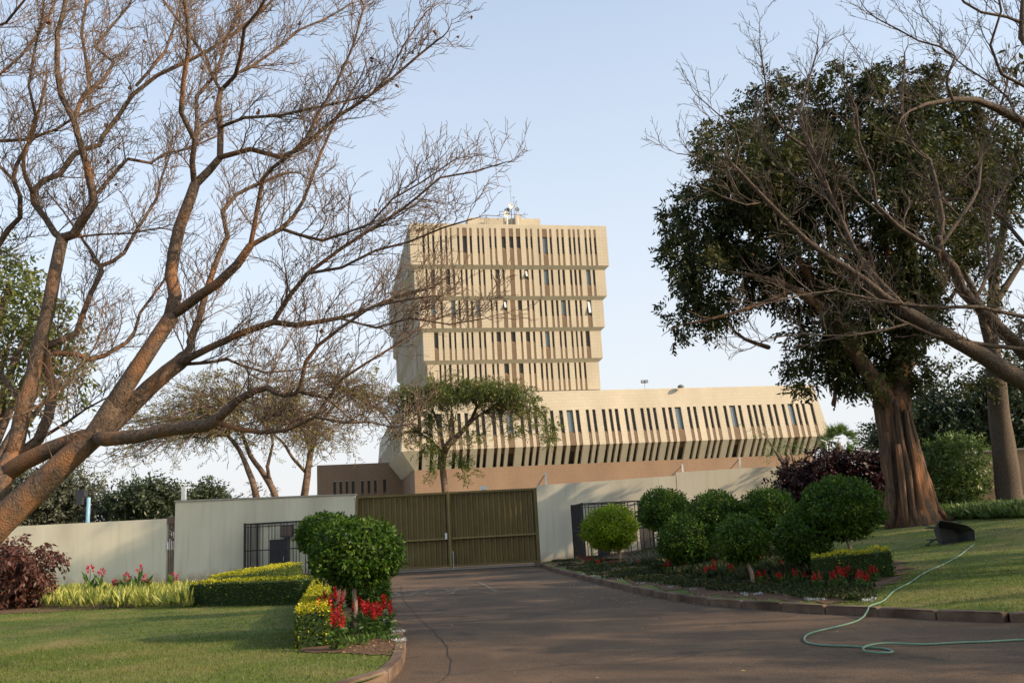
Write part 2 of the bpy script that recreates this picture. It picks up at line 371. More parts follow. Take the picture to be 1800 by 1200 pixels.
gm = MB(); gm.face([(-3000,-3000,-.06),(3000,-3000,-.06),(3000,3000,-.06),(-3000,3000,-.06)])
tag(gm.build('ground', M['far']), kind='structure')
dm = MB()
dm.face([(-60,-12,0),(60,-12,0),(60,60,0),(-60,60,0)])
tag(dm.build('driveway', M['asphalt']), kind='structure')
def lawn(K, sign, y0, name):
    V = []; Fc = []; cols = 90
    yy = [y0+.05+(70-y0)*(i/170)**1.7 for i in range(171)]
    for y in yy:
        k = kx(K, y); 
        for c in range(cols+1):
            x = k+sign*(.02+62*(c/cols)**2.2)
            V.append((x, y, gh(x+sign*.001, y) if c else .105))
    for i in range(170):
        for c in range(cols):
            a = i*(cols+1)+c; q = (a, a+1, a+cols+2, a+cols+1)
            Fc.append(q if sign > 0 else q[::-1])
    o = np_mesh(name, np.array(V), np.array(Fc), M['lawn'])
    o.data.polygons.foreach_set('use_smooth', [True]*len(Fc))
    tag(o, kind='structure'); return o
lawn(KRs, 1, 10, 'lawn'); lawn(KLs, -1, 7.6, 'lawn')
def kerb(K, sign, name):
    m = MB(); acc = 0
    pts = [Vector((x, y, 0)) for x, y in K if y < 41]
    # resample into 0.9 m stones with small joints
    L = [0]
    for a, b in zip(pts[:-1], pts[1:]): L.append(L[-1]+(b-a).length)
    def at(s):
        for i in range(len(L)-1):
            if L[i+1] >= s: return pts[i].lerp(pts[i+1], (s-L[i])/max(1e-6, L[i+1]-L[i]))
        return pts[-1]
    s = 0
    while s < L[-1]-.5:
        e = min(s+.9, L[-1]); a, b = at(s+.008), at(e-.008)
        d = (b-a).normalized(); n = Vector((d.y, -d.x, 0))*(1 if sign > 0 else 1)
        dz = rnd.uniform(-.006, .006); w0 = .14
        o1 = n*-w0
        A, B = (a, b)
        vs = [A+n*.0, B+n*.0, B+o1, A+o1]
        lo = [v+Vector((0,0,-.05)) for v in vs]; hi = [v+Vector((0,0,.125+dz)) for v in vs]
        k = len(m.v); c = .02
        ce = sum(vs, Vector())/4
        hi2 = [h+(ce-v)*0.0 for h, v in zip(hi, vs)]
        mid = [v+Vector((0,0,.105+dz)) for v in vs]
        top = [Vector((v.x+(ce.x-v.x)*.12, v.y+(ce.y-v.y)*.03, .125+dz)) for v in vs]
        for ring in (lo, mid, top): m.v.extend([tuple(v) for v in ring])
        for r in range(2):
            for j in range(4):
                m.f.append((k+r*4+j, k+r*4+(j+1) % 4, k+r*4+4+(j+1) % 4, k+r*4+4+j)); m.m.append(0)
        m.f.append((k+8, k+9, k+10, k+11)); m.m.append(0)
        s = e
    tag(m.build(name, M['kerb']), kind='structure')
kerb(KRs, 1, 'kerb'); kerb([(x, y) for x, y in KLs], -1, 'kerb')
def drape(name, poly, mat, dz=.012, step=.35, kind='structure'):
    """a sheet of ground lying on the terrain inside a plan polygon"""
    xs = [p[0] for p in poly]; y_ = [p[1] for p in poly]
    def inside(x, y):
        c = False; j = len(poly)-1
        for i in range(len(poly)):
            if (poly[i][1] > y) != (poly[j][1] > y) and x < (poly[j][0]-poly[i][0])*(y-poly[i][1])/(poly[j][1]-poly[i][1])+poly[i][0]: c = not c
            j = i
        return c
    V = []; Fc = []; idx = {}
    nx = int((max(xs)-min(xs))/step)+1; ny = int((max(y_)-min(y_))/step)+1
    for i in range(nx):
        for j in range(ny):
            x = min(xs)+i*step; y = min(y_)+j*step
            jx = .12*noise.noise(Vector((x, y, 5)))
            if inside(x+step/2+jx, y+step/2+jx):
                q = []
                for a, b in ((0,0),(1,0),(1,1),(0,1)):
                    k = (i+a, j+b)
                    if k not in idx:
                        X = min(xs)+k[0]*step; Y = min(y_)+k[1]*step
                        idx[k] = len(V); V.append((X, Y, gh(X, Y)+dz))
                    q.append(idx[k])
                Fc.append(q)
    o = np_mesh(name, np.array(V), np.array(Fc), mat); tag(o, kind=kind); return o, inside
def gp(px, py): v = G(px, py); return (v.x, v.y)
bedR = [(KRs[i][0]+.16, KRs[i][1]) for i in range(len(KRs)) if 14.6 < KRs[i][1] < 39]
bedR += [(5.5,39.2),(9.5,38.5),gp(1340,950),gp(1460,975),gp(1590,985),gp(1580,1022),gp(1490,1058)]
drape('flower_bed_soil', bedR, M['soil'])
bedL = [gp(530,1148),gp(600,1150),gp(690,1152),gp(706,1125),gp(690,1060),gp(662,1010),gp(600,1010),gp(570,1060)]
drape('flower_bed_soil', bedL, M['soil'], .012, .12)
bedW = [(-24,31.5),(-16,32.2),(-9.8,33.5),(-9.5,38.5),(-24,38.5)]
bedW = [gp(-20,1080),gp(120,1074),gp(330,1062),gp(335,1046),(-12,38),(-26,38)]
drape('flower_bed_soil', bedW, M['soil'], .012)
# road paint
def flat_poly(name, pts, mat, z, label, cat, group=None):
    m = MB(); m.face([(x, y, z) for x, y in pts]); o = m.build(name, mat)
    tag(o, kind='structure'); return o
a = G(840,1023); b = G(873,1040)
flat_poly('lane_marking', [(a.x-.04,a.y),(b.x-.05,b.y),(b.x+.06,b.y),(a.x+.06,a.y)], M['marking'], .008, '', '')
fc = bpy.data.curves.new('stop', 'FONT'); fc.body = 'STOP'; fc.size = 1
to = bpy.data.objects.new('stop', fc); S.collection.objects.link(to)
bpy.context.view_layer.update()
me = bpy.data.meshes.new_from_object(to.evaluated_get(bpy.context.evaluated_depsgraph_get()))
bpy.data.objects.remove(to)
a = G(674,1051); b = G(815,1044)
co = np.array([v.co[:] for v in me.vertices]); mn, mxx = co.min(0), co.max(0)
W = b.x-a.x; Hh = 2.3
for v in me.vertices:
    tx = (v.co.x-mn[0])/(mxx[0]-mn[0]); ty = (v.co.y-mn[1])/(mxx[1]-mn[1])
    v.co = (a.x+W*tx, a.y+.1+Hh*ty, .008)
me.materials.append(M['marking']); so = link(bpy.data.objects.new('stop_marking', me)); tag(so, kind='structure')
# gutter crack & tar patches
def ribbon(name, pts, w, mat, z):
    m = MB(); pts = [Vector((p[0], p[1], z)) for p in pts]
    for i in range(len(pts)-1):
        d = (pts[i+1]-pts[i]).normalized(); n = Vector((-d.y, d.x, 0))*w/2
        m.face([pts[i]-n, pts[i]+n, pts[i+1]+n, pts[i+1]-n][::-1])
    o = m.build(name, mat); tag(o, kind='structure'); return o
M['crack'] = mat_plain('crack', (.025,.02,.018), .95)
gut = [(x+.55+.05*noise.noise(Vector((x*3,y*2,0))), y) for x, y in KLs if 8.5 < y < 30]
ribbon('gutter_joint', gut, .012, M['crack'], .006)
for k in range(7):
    p = [rnd.uniform(-.5, 5), rnd.uniform(8.6, 11.5)]; L = [tuple(p)]
    an = rnd.uniform(-.5, .5)
    for i in range(rnd.randint(8, 18)):
        an += rnd.uniform(-.5, .5); an *= .9; p = [p[0]+.14*math.cos(an), p[1]+.14*math.sin(an)]
        if p[1] < 11.6: L.append(tuple(p))
    if len(L) > 2: ribbon('asphalt_crack', L, .012, M['crack'], .006+k*.0005)
# ------------------------------------------------------------------ office building
ANG = math.radians(12)
A_ = Vector((math.cos(ANG), math.sin(ANG), 0)); B_ = Vector((-math.sin(ANG), math.cos(ANG), 0))
C0 = P(722, 466, 100); C0.z = 0
bld = empty('office_building', C0, ANG)
tag(bld, 'cream tiled office tower of stepped storeys rising from a long brown based wing', 'building')
def U(px, py, off=0):
    """facade coordinate (along, height) of a picture point on the plane set back by off"""
    q = pl_hit(px, py, C0+B_*off, B_); d = q-C0; return d.dot(A_), q.z
wins = []          # (area, builder data)
def strip_wall(fn, uL, uR, zb, zt, strips, cr, br, gl_d=.30, br_d=.10):
    """fn(u, z, depth) -> local point. uL/uR functions of z. strips: (u0,u1,wz0,wz1) ; wz None = no window"""
    edges = [None]
    strips = sorted(strips)
    for i in range(len(strips)+1):
        a0 = uL if i == 0 else (lambda z, q=strips[i-1][1]: q)
        a1 = uR if i == len(strips) else (lambda z, q=strips[i][0]: q)
        cr.face([fn(a0(zb),zb,0), fn(a1(zb),zb,0), fn(a1(zt),zt,0), fn(a0(zt),zt,0)])
        if i < len(strips):
            q = strips[i][0]; cr.face([fn(q,zb,0), fn(q,zb,gl_d+.03), fn(q,zt,gl_d+.03), fn(q,zt,0)])
        if i > 0:
            q = strips[i-1][1]; cr.face([fn(q,zb,gl_d+.03), fn(q,zb,0), fn(q,zt,0), fn(q,zt,gl_d+.03)])
    for (a, b, w0, w1, *fl) in strips:
        if w0 is None:
            br.face_([fn(a,zb,br_d), fn(b,zb,br_d), fn(b,zt,br_d), fn(a,zt,br_d)]); continue
        sl_ = min(.28, (w0-zb)*.5) if w0 > zb+.05 else 0
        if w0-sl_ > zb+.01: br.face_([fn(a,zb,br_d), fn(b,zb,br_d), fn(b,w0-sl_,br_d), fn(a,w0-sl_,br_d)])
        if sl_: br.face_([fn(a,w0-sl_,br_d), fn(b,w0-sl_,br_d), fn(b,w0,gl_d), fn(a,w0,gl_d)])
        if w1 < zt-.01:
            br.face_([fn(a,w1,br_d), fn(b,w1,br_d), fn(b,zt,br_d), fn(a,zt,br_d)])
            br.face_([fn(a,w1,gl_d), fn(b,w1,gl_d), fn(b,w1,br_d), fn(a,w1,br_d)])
        wins.append(((b-a)*(w1-w0), fn, a, b, w0, w1, gl_d, fl[0] if fl else ''))
tower = MB(); tbrown = MB(); soff = MB()
rowpx = {
0:(340,'385-400 418-430 450-465 500-515 535-548 568-580 615-630 650-680 697-713 748-762 778-792 827-841s 861-875s 908-936s 958-986s 1005-1033s 1066-1081s 1098-1112s 1146-1160 1178-1210b 1225-1240 1272-1286 1304-1320 1350-1365 1380-1394 1411-1425 1456-1470 1487-1500 1517-1532'),
1:(540,'405-418 440-468 502-516 538-568 585-600 637-650 668-683 703-717 755-768 785-799 834-846s 866-894s 912-928s 962-992n 1025-1040s 1058-1085so 1103-1117s 1153-1167 1185-1217b 1232-1247 1278-1292 1308-1325 1357-1372 1386-1402 1416-1432 1465-1494b 1508-1524'),
2:(750,'440-470b 503-520 573-603b 622-637 673-688 705-720 738-768b 835-848s 868-882s 917-945so 965-997n 1015-1043s 1076-1090s 1108-1123s 1157-1172 1190-1205 1235-1250 1267-1282 1300-1332b 1345-1360 1392-1407 1422-1437 1470-1500o'),
3:(960,'462-490 515-528 560-575 595-608 643-658 676-690 708-722 758-772 790-805 840-855s 874-904s 922-937s 970-1000s 1033-1047s 1068-1096s 1115-1130s 1163-1177 1195-1225b 1240-1255 1290-1303 1320-1335 1367-1380 1398-1410 1428-1443 1462-1490'),
4:(1160,'497-510 528-542 560-577 612-625 645-658 678-692 728-742 760-775 795-808 845-860s 877-890s 925-957s 973-1003n 1022-1052s 1087-1100s 1120-1135s 1165-1180 1198-1212 1230-1245 1277-1290 1308-1322 1340-1355 1388-1400 1418-1432 1450-1465')}
ZB = [32.4, 28.7, 24.95, 21.2, 17.45]; ZT = [37.5, 31.98, 28.28, 24.53, 20.78]
DEPTH_T = 38.0
for k in range(5):
    st = .43*k; u0, u1, y0, y1 = st, 24.2-st, st, DEPTH_T-st
    zb, zt = ZB[k], ZT[k]; Y, txt = rowpx[k]; strips = []
    for tok in txt.split():
        fl = ''.join(c for c in tok if c.isalpha()); a, b = tok.strip('snbo').split('-')
        ua = U(640+float(a)/3.75, 340+Y/3.75, st)[0]; ub = U(640+float(b)/3.75, 340+Y/3.75, st)[0]
        H = zt-zb
        if 'n' in fl: strips.append((ua, ub, None, None)); continue
        if k == 0: w1 = zt-.30*H; w0 = zt-(.56 if 's' in fl else .69)*H
        else: w1 = zt; w0 = zt-(.33 if 's' in fl else .54)*H
        strips.append((ua, ub, w0, w1, fl))
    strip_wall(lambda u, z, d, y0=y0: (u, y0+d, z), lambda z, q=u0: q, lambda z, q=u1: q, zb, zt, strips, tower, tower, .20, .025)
    # left side: same rhythm of strips
    rs = random.Random(k+3); ss = []; p = y0+1.0
    while p < y1-1.2:
        wd = rs.choice([.42,.42,.42,.85]); 
        H = zt-zb
        ss.append((p, p+wd, zt-(.69 if k == 0 else .54)*H, zt-(.3*H if k == 0 else 0), '')); p += wd+rs.choice([.42,.42,.9])
    strip_wall(lambda u, z, d, q=u0: (q+d, y1-(u-y0), z) if False else (q+d, y0+y1-u, z), lambda z, q=y0: q, lambda z, q=y1: q, zb, zt, [(y0+y1-s[1], y0+y1-s[0], *s[2:]) for s in ss], tower, tower, .05, .015)
    tower.face([(u1,y0,zb),(u1,y1,zb),(u1,y1,zt),(u1,y0,zt)])
    tower.face([(u1,y1,zb),(u0,y1,zb),(u0,y1,zt),(u1,y1,zt)])
    # sloped underside to the storey below (last one sits on the wing roof)
    if k < 4:
        s2 = .43*(k+1); zz = ZT[k+1]
        a = [(u0,y0,zb),(u1,y0,zb),(u1,y1,zb),(u0,y1,zb)]
        b = [(s2,s2,zz),(24.2-s2,s2,zz),(24.2-s2,DEPTH_T-s2,zz),(s2,DEPTH_T-s2,zz)]
        b2 = [(s2+.35,s2+.35,zz),(24.2-s2-.35,s2+.35,zz),(24.2-s2-.35,DEPTH_T-s2-.35,zz),(s2+.35,DEPTH_T-s2-.35,zz)]
        for i in range(4):
            j = (i+1) % 4; soff.face([b[i], b[j], a[j], a[i]]); soff.face([b2[i], b2[j], b[j], b[i]])
tower.face([(0.02,.02,37.0),(24.18,.02,37.0),(24.18,37.98,37.0),(.02,37.98,37.0)])
for (a, b) in (((0,0),(24.2,.3)),((0,37.7),(24.2,38)),((0,.3),(.3,37.7)),((23.9,.3),(24.2,37.7))):
    tower.box((a[0]+.002,a[1]+.002,37.003),(b[0]-.002,b[1]-.002,37.503))
# penthouse
q0 = U(822, 383, 9); q1 = U(949, 384, 9)
tower.box((q0[0], 9, 36.9), (q1[0], 20, (q0[1]+q1[1])/2))
tower.box((q0[0]+6.2, 8.2, 36.9), (q0[0]+7.0, 9.01, q0[1]+.25))
tower.box((q0[0]-.5, 12, 36.9), (q0[0]-.001, 20, q0[1]-.1))
# ---- long wing
ZW, ZM, ZL = 17.1, 10.6, 8.6; FWD = 1.3; UL0, UR0 = -1.15, 49.5
wf = MB(); wbr = MB()
def fwd(z): return FWD*(ZW-z)/(ZW-ZM)
WF = lambda u, z, d: (u, -fwd(z)+d, z)
uLf = lambda z: UL0-.65*(ZW-z)/(ZW-ZM); uRf = lambda z: UR0+.6*(ZW-z)/(ZW-ZM)
ws = []
zoomL = '725-748 797-820 850-885 942-965 987-1010 1035-1058 1104-1128 1145-1168 1213-1238 1260-1285 1308-1350b 1400-1422 1447-1470 1490-1512 1555-1575 1600-1622 1660-1685'
zoomR = '55-95b 112-135 177-197 218-238 278-300 322-342 360-382 420-440 460-482 522-543 562-582 602-622 660-680 700-722 740-780b 818-838 857-877 915-935 953-972 990-1010 1048-1068 1087-1125b 1142-1162 1198-1218 1235-1255 1272-1292 1327-1347 1365-1385 1418-1438 1457-1492b 1508-1528 1545-1565 1598-1618'
for txt, ox, oy, sc, yy in ((zoomL, 540, 640, 3.75, 330), (zoomR, 980, 640, 3.6, 285)):
    for tok in txt.split():
        fl = 'b' if 'b' in tok else ''; a, b = tok.strip('b').split('-')
        ua = U(ox+float(a)/sc, oy+yy/sc, -.45)[0]; ub = U(ox+float(b)/sc, oy+yy/sc, -.45)[0]
        ws.append((ua, ub, fl))
strip_wall(WF, uLf, uRf, ZM, ZW-2.35, [(a, b, ZW-4.9, ZW-2.36, f) for a, b, f in ws], wf, wf, .24, .03)
wf.face([WF(uLf(ZW-2.35),ZW-2.35,0), WF(uRf(ZW-2.35),ZW-2.35,0), WF(uRf(ZW),ZW,0), WF(uLf(ZW),ZW,0)])
# inward splay with slots
SB = .32
def SP(u, z, d): t = (ZM-z)/(ZM-ZL); return (u, -FWD+(FWD+SB)*t+d*1.0, z)
sp = MB(); spb = MB()
strip_wall(SP, lambda z: uLf(ZM)+1.5*(ZM-z)/(ZM-ZL), lambda z: uRf(ZM)-1.6*(ZM-z)/(ZM-ZL), ZL, ZM-.001,
           [(a, b, ZL+.05, ZL+1.45, 'x') for a, b, f in ws], sp, sp, .55, .45)
# sides of the wing
DW = 52
wf.face([(UL0,DW,ZW),(UL0,0,ZW),(uLf(ZM),-FWD,ZM),(uLf(ZM),DW,ZM)][::-1])
rs = random.Random(5); p = 2.0; y1 = DW
ss = []
while p < DW-2:
    wd = rs.choice([.42,.42,.9]); ss.append((p, p+wd)); p += wd+rs.choice([.5,.5,1.0])
tl = (ZW-ZM)
for a, b in ss:       # projecting fins on the shaded side
    for e in (a, b):
        wf.box((-.22, e-.06, 0), (.0, e+.06, 1), fn=lambda q: Vector((UL0-.65*(1-q.z)+q.x*1.0-.002, q.y, ZM+.02+(ZW-2.4-ZM)*q.z)))
    wf.face_([(UL0-.65*(ZW-z_)/tl-.004, y_, z_) for y_, z_ in ((b,ZM+.1),(a,ZM+.1),(a,ZM+1.6),(b,ZM+1.6))])
    wins.append(((b-a)*2.5, lambda u, z, d: (UL0-.65*(ZW-z)/tl-.012, u, z), b, a, ZW-4.9, ZW-2.4, 0, 's'))
wf.face([(UR0,0,ZW),(UR0,DW,ZW),(uRf(ZM),DW,ZM),(uRf(ZM),-FWD,ZM)][::-1])
wf.face([(uLf(ZM),DW,ZM),(uRf(ZM),DW,ZM),(UR0,DW,ZW),(UL0,DW,ZW)][::-1])
wf.face([(UL0,0,ZW-.003),(UR0,0,ZW-.003),(UR0,DW,ZW-.003),(UL0,DW,ZW-.003)])
bu0 = uLf(ZM)+1.5; bu1 = uRf(ZM)-1.6
# side splays
sp.face([(uLf(ZM),-FWD,ZM),(uLf(ZM),DW,ZM),(bu0,DW,ZL),(bu0,SB,ZL)])
for i in range(34):
    y_ = .6+i*.75
    sp.box((0,y_,0),(.25,y_+.22,1), fn=lambda q: Vector((uLf(ZM)+1.5*(1-q.z)-q.x+.02, q.y, ZL+.03+(ZM-ZL-.06)*q.z)))
sp.face([(uRf(ZM),-FWD,ZM),(uRf(ZM),DW,ZM),(bu1,DW,ZL),(bu1,SB,ZL)][::-1])
base = MB()
base.face([(bu0,SB,0),(bu1,SB,0),(bu1,SB,ZL),(bu0,SB,ZL)])
base.face([(bu0,DW,0),(bu0,SB,0),(bu0,SB,ZL),(bu0,DW,ZL)])
base.face([(bu1,SB,0),(bu1,DW,0),(bu1,DW,ZL),(bu1,SB,ZL)])
base.face([(bu1,DW,0),(bu0,DW,0),(bu0,DW,ZL),(bu1,DW,ZL)])
# annexe to the left, set back
an = MB(); AB = 17
ua, za = U(557, 816, AB); ub, zb_ = U(684, 814, AB)
azt = (za+zb_)/2; 
as_ = []
for t in ('172-190','212-230','253-270','293-312','355-373','397-415','440-457','500-520'):
    a, b = t.split('-'); q0 = U(540+float(a)/3.75, 845, AB); q1 = U(540+float(b)/3.75, 845, AB); as_.append((q0[0], q1[0]))
zw1 = U(600, 845.5, AB)[1]; zw0 = U(600, 868, AB)[1]
strip_wall(lambda u, z, d: (u, AB+d, z), lambda z: ua, lambda z: bu0+1, zw0-.4, zw1, [(a, b, zw0, zw1-.02, '') for a, b in as_], an, an, .25, .12)
an.face([(ua,AB,zw1),(bu0+1,AB,zw1),(bu0+1,AB,azt),(ua,AB,azt)])
an.face([(ua,AB,0),(bu0+1,AB,0),(bu0+1,AB,zw0-.4),(ua,AB,zw0-.4)])
an.face([(ua,AB+30,0),(ua,AB,0),(ua,AB,azt),(ua,AB+30,azt)])
an.face([(ua,AB,azt),(bu0-.01,AB,azt),(bu0-.01,AB+30,azt),(ua,AB+30,azt)])
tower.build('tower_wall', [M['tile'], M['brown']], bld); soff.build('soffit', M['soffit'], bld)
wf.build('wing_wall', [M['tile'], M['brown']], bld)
sp.build('wing_underside', [M['soffit'], M['brown']], bld)
base.build('base_wall', M['browntile'], bld); an.build('annexe_wall', [M['browntile'], M['browntile']], bld)
def pane_into(m, w_):
    _, fn, a, b, w0, w1, d, fl = w_
    g = 3 if 'b' in fl else 0
    m.face([fn(a,w0,d), fn(b,w0,d), fn(b,w1,d), fn(a,w1,d)], g)
    if b-a > .6 or 'o' in fl:
        e = .05; dd = d-.05
        for (x0, x1, z0, z1) in ((a,a+e,w0,w1),(b-e,b,w0,w1),(a+e,b-e,w0,w0+e),(a+e,b-e,w1-e,w1)):
            m.face([fn(x0,z0,dd), fn(x1,z0,dd), fn(x1,z1,dd), fn(x0,z1,dd)], 1)
    if 'o' in fl:       # top-hung casement standing open
        h = w1-w0; o = .45
        pts = [Vector(fn(a+.1,w0+.15,d-o)), Vector(fn(b-.1,w0+.15,d-o)), Vector(fn(b-.1,w1-.1,d-.03)), Vector(fn(a+.1,w1-.1,d-.03))]
        for i in range(4): m.bar(pts[i], pts[(i+1) % 4], .07, .07, 1)
        m.face(pts, 2)
front = [q for q in wins if 's' != q[7] or True]
wins.sort(key=lambda q: -q[0]+(1000 if q[7] == 'x' else 0)-(50 if 'o' in q[7] else 0))
vis = []; rest = []
for q in wins:
    c = Vector(q[1]((q[2]+q[3])/2, (q[4]+q[5])/2, 0))
    frontal = abs(Vector(q[1](q[2], q[4], 0)).y-Vector(q[1](q[3], q[4], 0)).y) < .01
    (vis if frontal and len(vis) < 99 and q[7] != 'x' else rest).append(q)
gm_ = [M['glass'], M['metalframe'], M['white'], M['glassblue']]
for q in vis:
    m = MB(); pane_into(m, q); m.build('window', gm_, bld)
m = MB()
for q in rest: pane_into(m, q)
tag(m.build('window', gm_, bld), kind='stuff')
def tree_of(name, label, cat, loc, group=None, rz=0):
    e = empty(name, loc, rz); tag(e, label, cat, group); return e
def dish(px, py, Y, r, mt, mast_px, label, tiltx=.3, az=.2):
    c = P(px, py, Y); roof = 37.0
    e = tree_of('satellite_dish', label, 'antenna', (c.x, c.y+.4, roof), 'dishes on the tower roof')
    m = MB(); K = 18
    nrm = Vector((math.sin(az), -math.cos(az), tiltx)).normalized(); a = nrm.orthogonal().normalized(); b = nrm.cross(a)
    cc = c-e.location
    rings = []
    for i in range(5):
        rr = r*i/4; rings.append([cc-nrm*(.25*r)*(1-(i/4)**2)+(a*math.cos(2*math.pi*j/K)+b*math.sin(2*math.pi*j/K))*rr for j in range(K)])
    for i in range(4):
        for j in range(K): m.face([rings[i][j], rings[i+1][j], rings[i+1][(j+1) % K], rings[i][(j+1) % K]])
    for j in range(K): m.face([rings[4][j], rings[4][j]-nrm*.05, rings[4][(j+1) % K]-nrm*.05, rings[4][(j+1) % K]])
    m.build('reflector', mt, e, True)
    m = MB(); m.tube([cc+nrm*r*.7, cc+(b*-r*.9)], [.03,.03], 5); m.box(tuple(cc+nrm*r*.7-Vector((.08,.08,.08))), tuple(cc+nrm*r*.7+Vector((.08,.08,.08)))); m.build('feed_arm', M['steel'], e)
    m = MB(); m.tube([(0,0,0),(0,0,cc.z-.1)], [.06,.05], 6); m.tube([(0,0,cc.z-.1), tuple(cc-nrm*.2*r)], [.05,.05], 5); m.build('mast', M['steel'], e)
YD = 109.5
dish(898, 362, YD, .42, M['dish'], 0, 'round cream dish, highest of the dishes on the tower roof', .1, .5)
dish(891, 370, YD+1.5, .40, M['darkdish'], 0, 'grey dish partly behind a pale one on the tower roof', .2, -.3)
dish(890, 376, YD, .45, M['dish'], 0, 'low pale dish at the left of the roof antennas', .1, .3)
dish(909, 368, YD, .30, M['darkdish'], 0, 'small dark dish at the right of the roof antennas', 0, .4)
for px, top, lab, cross in ((896, 326, 'tall thin whip aerial on the tower roof', 1), (902, 345, 'short forked aerial beside the highest roof dish', 1), (907.5, 352, 'thin aerial rod above the small dark dish', 0)):
    t = P(px, top, YD+.3); m = MB(); m.tube([(t.x, t.y, 37.0), (t.x+.05, t.y, t.z)], [.035, .02], 5)
    if cross: m.tube([(t.x-.2, t.y, t.z-.15), (t.x+.3, t.y, t.z-.15)], [.025,.025], 4); m.tube([(t.x-.15, t.y, t.z-.8), (t.x+.15, t.y, t.z-.8)], [.02,.02], 4)
    tag(m.build('roof_aerial', M['darkdish']), lab, 'aerial')
# flood lamp and vent on the wing roof
t = P(1133, 672, 108); e = tree_of('roof_floodlight', 'small twin floodlight on a thin pole above the wing roof', 'floodlight', (t.x, t.y, 17.1))
m = MB(); h = t.z-17.1; m.tube([(0,0,0),(0,0,h)], [.05,.05], 6); m.build('pole', M['steel'], e)
for s in (-.22, .22):
    m = MB(); m.box((s-.2,-.15,h-.05),(s+.2,.15,h+.28)); m.box((s-.16,-.2,h-.0),(s+.16,-.152,h+.22), 1); m.build('lamp_head', [M['darkbox'], M['steel']], e)
t = P(1197, 683, 106); m = MB()
K = 12
for i in range(5):
    for j in range(K):
        f = lambda i, j: (t.x+.4*math.cos(i*math.pi/10)*math.cos(j*math.pi/6), t.y+.4*math.cos(i*math.pi/10)*math.sin(j*math.pi/6), 17.12+.3*math.sin(i*math.pi/10))
        m.face([f(i,j), f(i,j+1), f(i+1,j+1), f(i+1,j)])
m.tube([(t.x,t.y,17.05),(t.x,t.y,17.13)], [.38,.38], 12)
tag(m.build('roof_vent', M['darkdish']), 'low dark domed vent on the wing roof', 'vent')
# ------------------------------------------------------------------ gate and walls
def WY(x): return 39.25-.075*x
def wpt(px, py): 
    """point on the wall line plane"""
    n = Vector((.075, 1, 0)).normalized(); return pl_hit(px, py, Vector((0, 39.25, 0)), n)
wd = Vector((1, -.075, 0)).normalized(); wn = Vector((.075, 1, 0)).normalized()
def wall(name, pxa, pxb, ya, yb, label, thick=.25, off=0, cap=True, coping=None, zb=-.2):
    a = wpt(pxa, ya); b = wpt(pxb, yb); L = (b-a).dot(wd)
    e = tree_of(name, label, 'wall', (a.x+wn.x*off, a.y+wn.y*off, 0), None, math.atan2(wd.y, wd.x))
    m = MB(); n = max(2, int(L/1.0))
    z0, z1 = a.z, b.z
    m.v += [(0,0,zb),(L,0,zb),(L,thick,zb),(0,thick,zb),(0,0,z0),(L,0,z1),(L,thick,z1),(0,thick,z0)]
    for q in ((0,3,2,1),(4,5,6,7),(0,1,5,4),(1,2,6,5),(2,3,7,6),(3,0,4,7)): m.f.append(q); m.m.append(0)
    m.build('wall_panel', M['plaster'], e)
    if coping:
        m = MB(); c = .04
        m.v += [(-c,-c,z0+.003),(L+c,-c,z1+.003),(L+c,thick+c,z1+.003),(-c,thick+c,z0+.003),(-c,-c,z0+.07),(L+c,-c,z1+.07),(L+c,thick+c,z1+.07),(-c,thick+c,z0+.07)]
        for q in ((0,3,2,1),(4,5,6,7),(0,1,5,4),(1,2,6,5),(2,3,7,6),(3,0,4,7)): m.f.append(q); m.m.append(0)
        m.build('coping', coping, e)
    return e, a, b
wall('boundary_wall', -120, 293, 932, 911, 'low cream wall left of the slatted gate behind the cannas', .25)
M['cope'] = mat_noise('grey_coping', (.30,.27,.22), (.42,.38,.31), 4, .9, .2)
wall('boundary_wall', 310, 624, 882, 870, 'tall cream wall panel left of the big olive gate', .3, -.1, coping=M['cope'])
wall('boundary_wall', 943, 1187, 853, 836, 'cream wall right of the olive gate behind the barred cage', .28, -.12)
wall('boundary_wall', 1187.5, 1369, 830, 819, 'higher cream wall section beside the maroon hedge, splashed with sunlight', .28, -.12)
wall('boundary_wall', 1371, 1396, 823, 822, 'short brown wall end between the cream wall and maroon hedge', .2, .1)
bpy.data.objects[-1] if False else None
# brown wall at the far right
a = P(1640, 800, 42); b = P(1990, 778, 40)
m = MB(); d = (b-a); d.z = 0; d.normalize(); n = Vector((-d.y, d.x, 0))*.25
for q in (0,):
    pts = [Vector((a.x,a.y,.3)), Vector((b.x,b.y,.3))]
    lo = [pts[0], pts[1], pts[1]+n, pts[0]+n]; hi = [Vector((v.x, v.y, a.z if i in (0,3) else b.z)) for i, v in enumerate(lo)]
    k = 0; m.v += [tuple(v) for v in lo+hi]
    for q in ((0,3,2,1),(4,5,6,7),(0,1,5,4),(1,2,6,5),(2,3,7,6),(3,0,4,7)): m.f.append(q); m.m.append(0)
M['brownwall'] = mat_noise('brown_wall_render', (.24,.15,.10), (.32,.21,.14), 2, .9, .1)
e = empty('boundary_wall', (0,0,0)); tag(e, 'brown wall behind the green shrub and far right tree', 'wall'); m.build('wall_panel', M['brownwall'], e)
m = MB(); m.bar(a+n*.5+Vector((0,0,.04)), b+n*.5+Vector((0,0,.04)), .33, .08); m.build('coping', M['cope'], e)
for o in bpy.data.objects:
    if o.get('label', '').startswith('short brown wall end'):
        for c in o.children: c.data.materials[0] = M['brownwall']
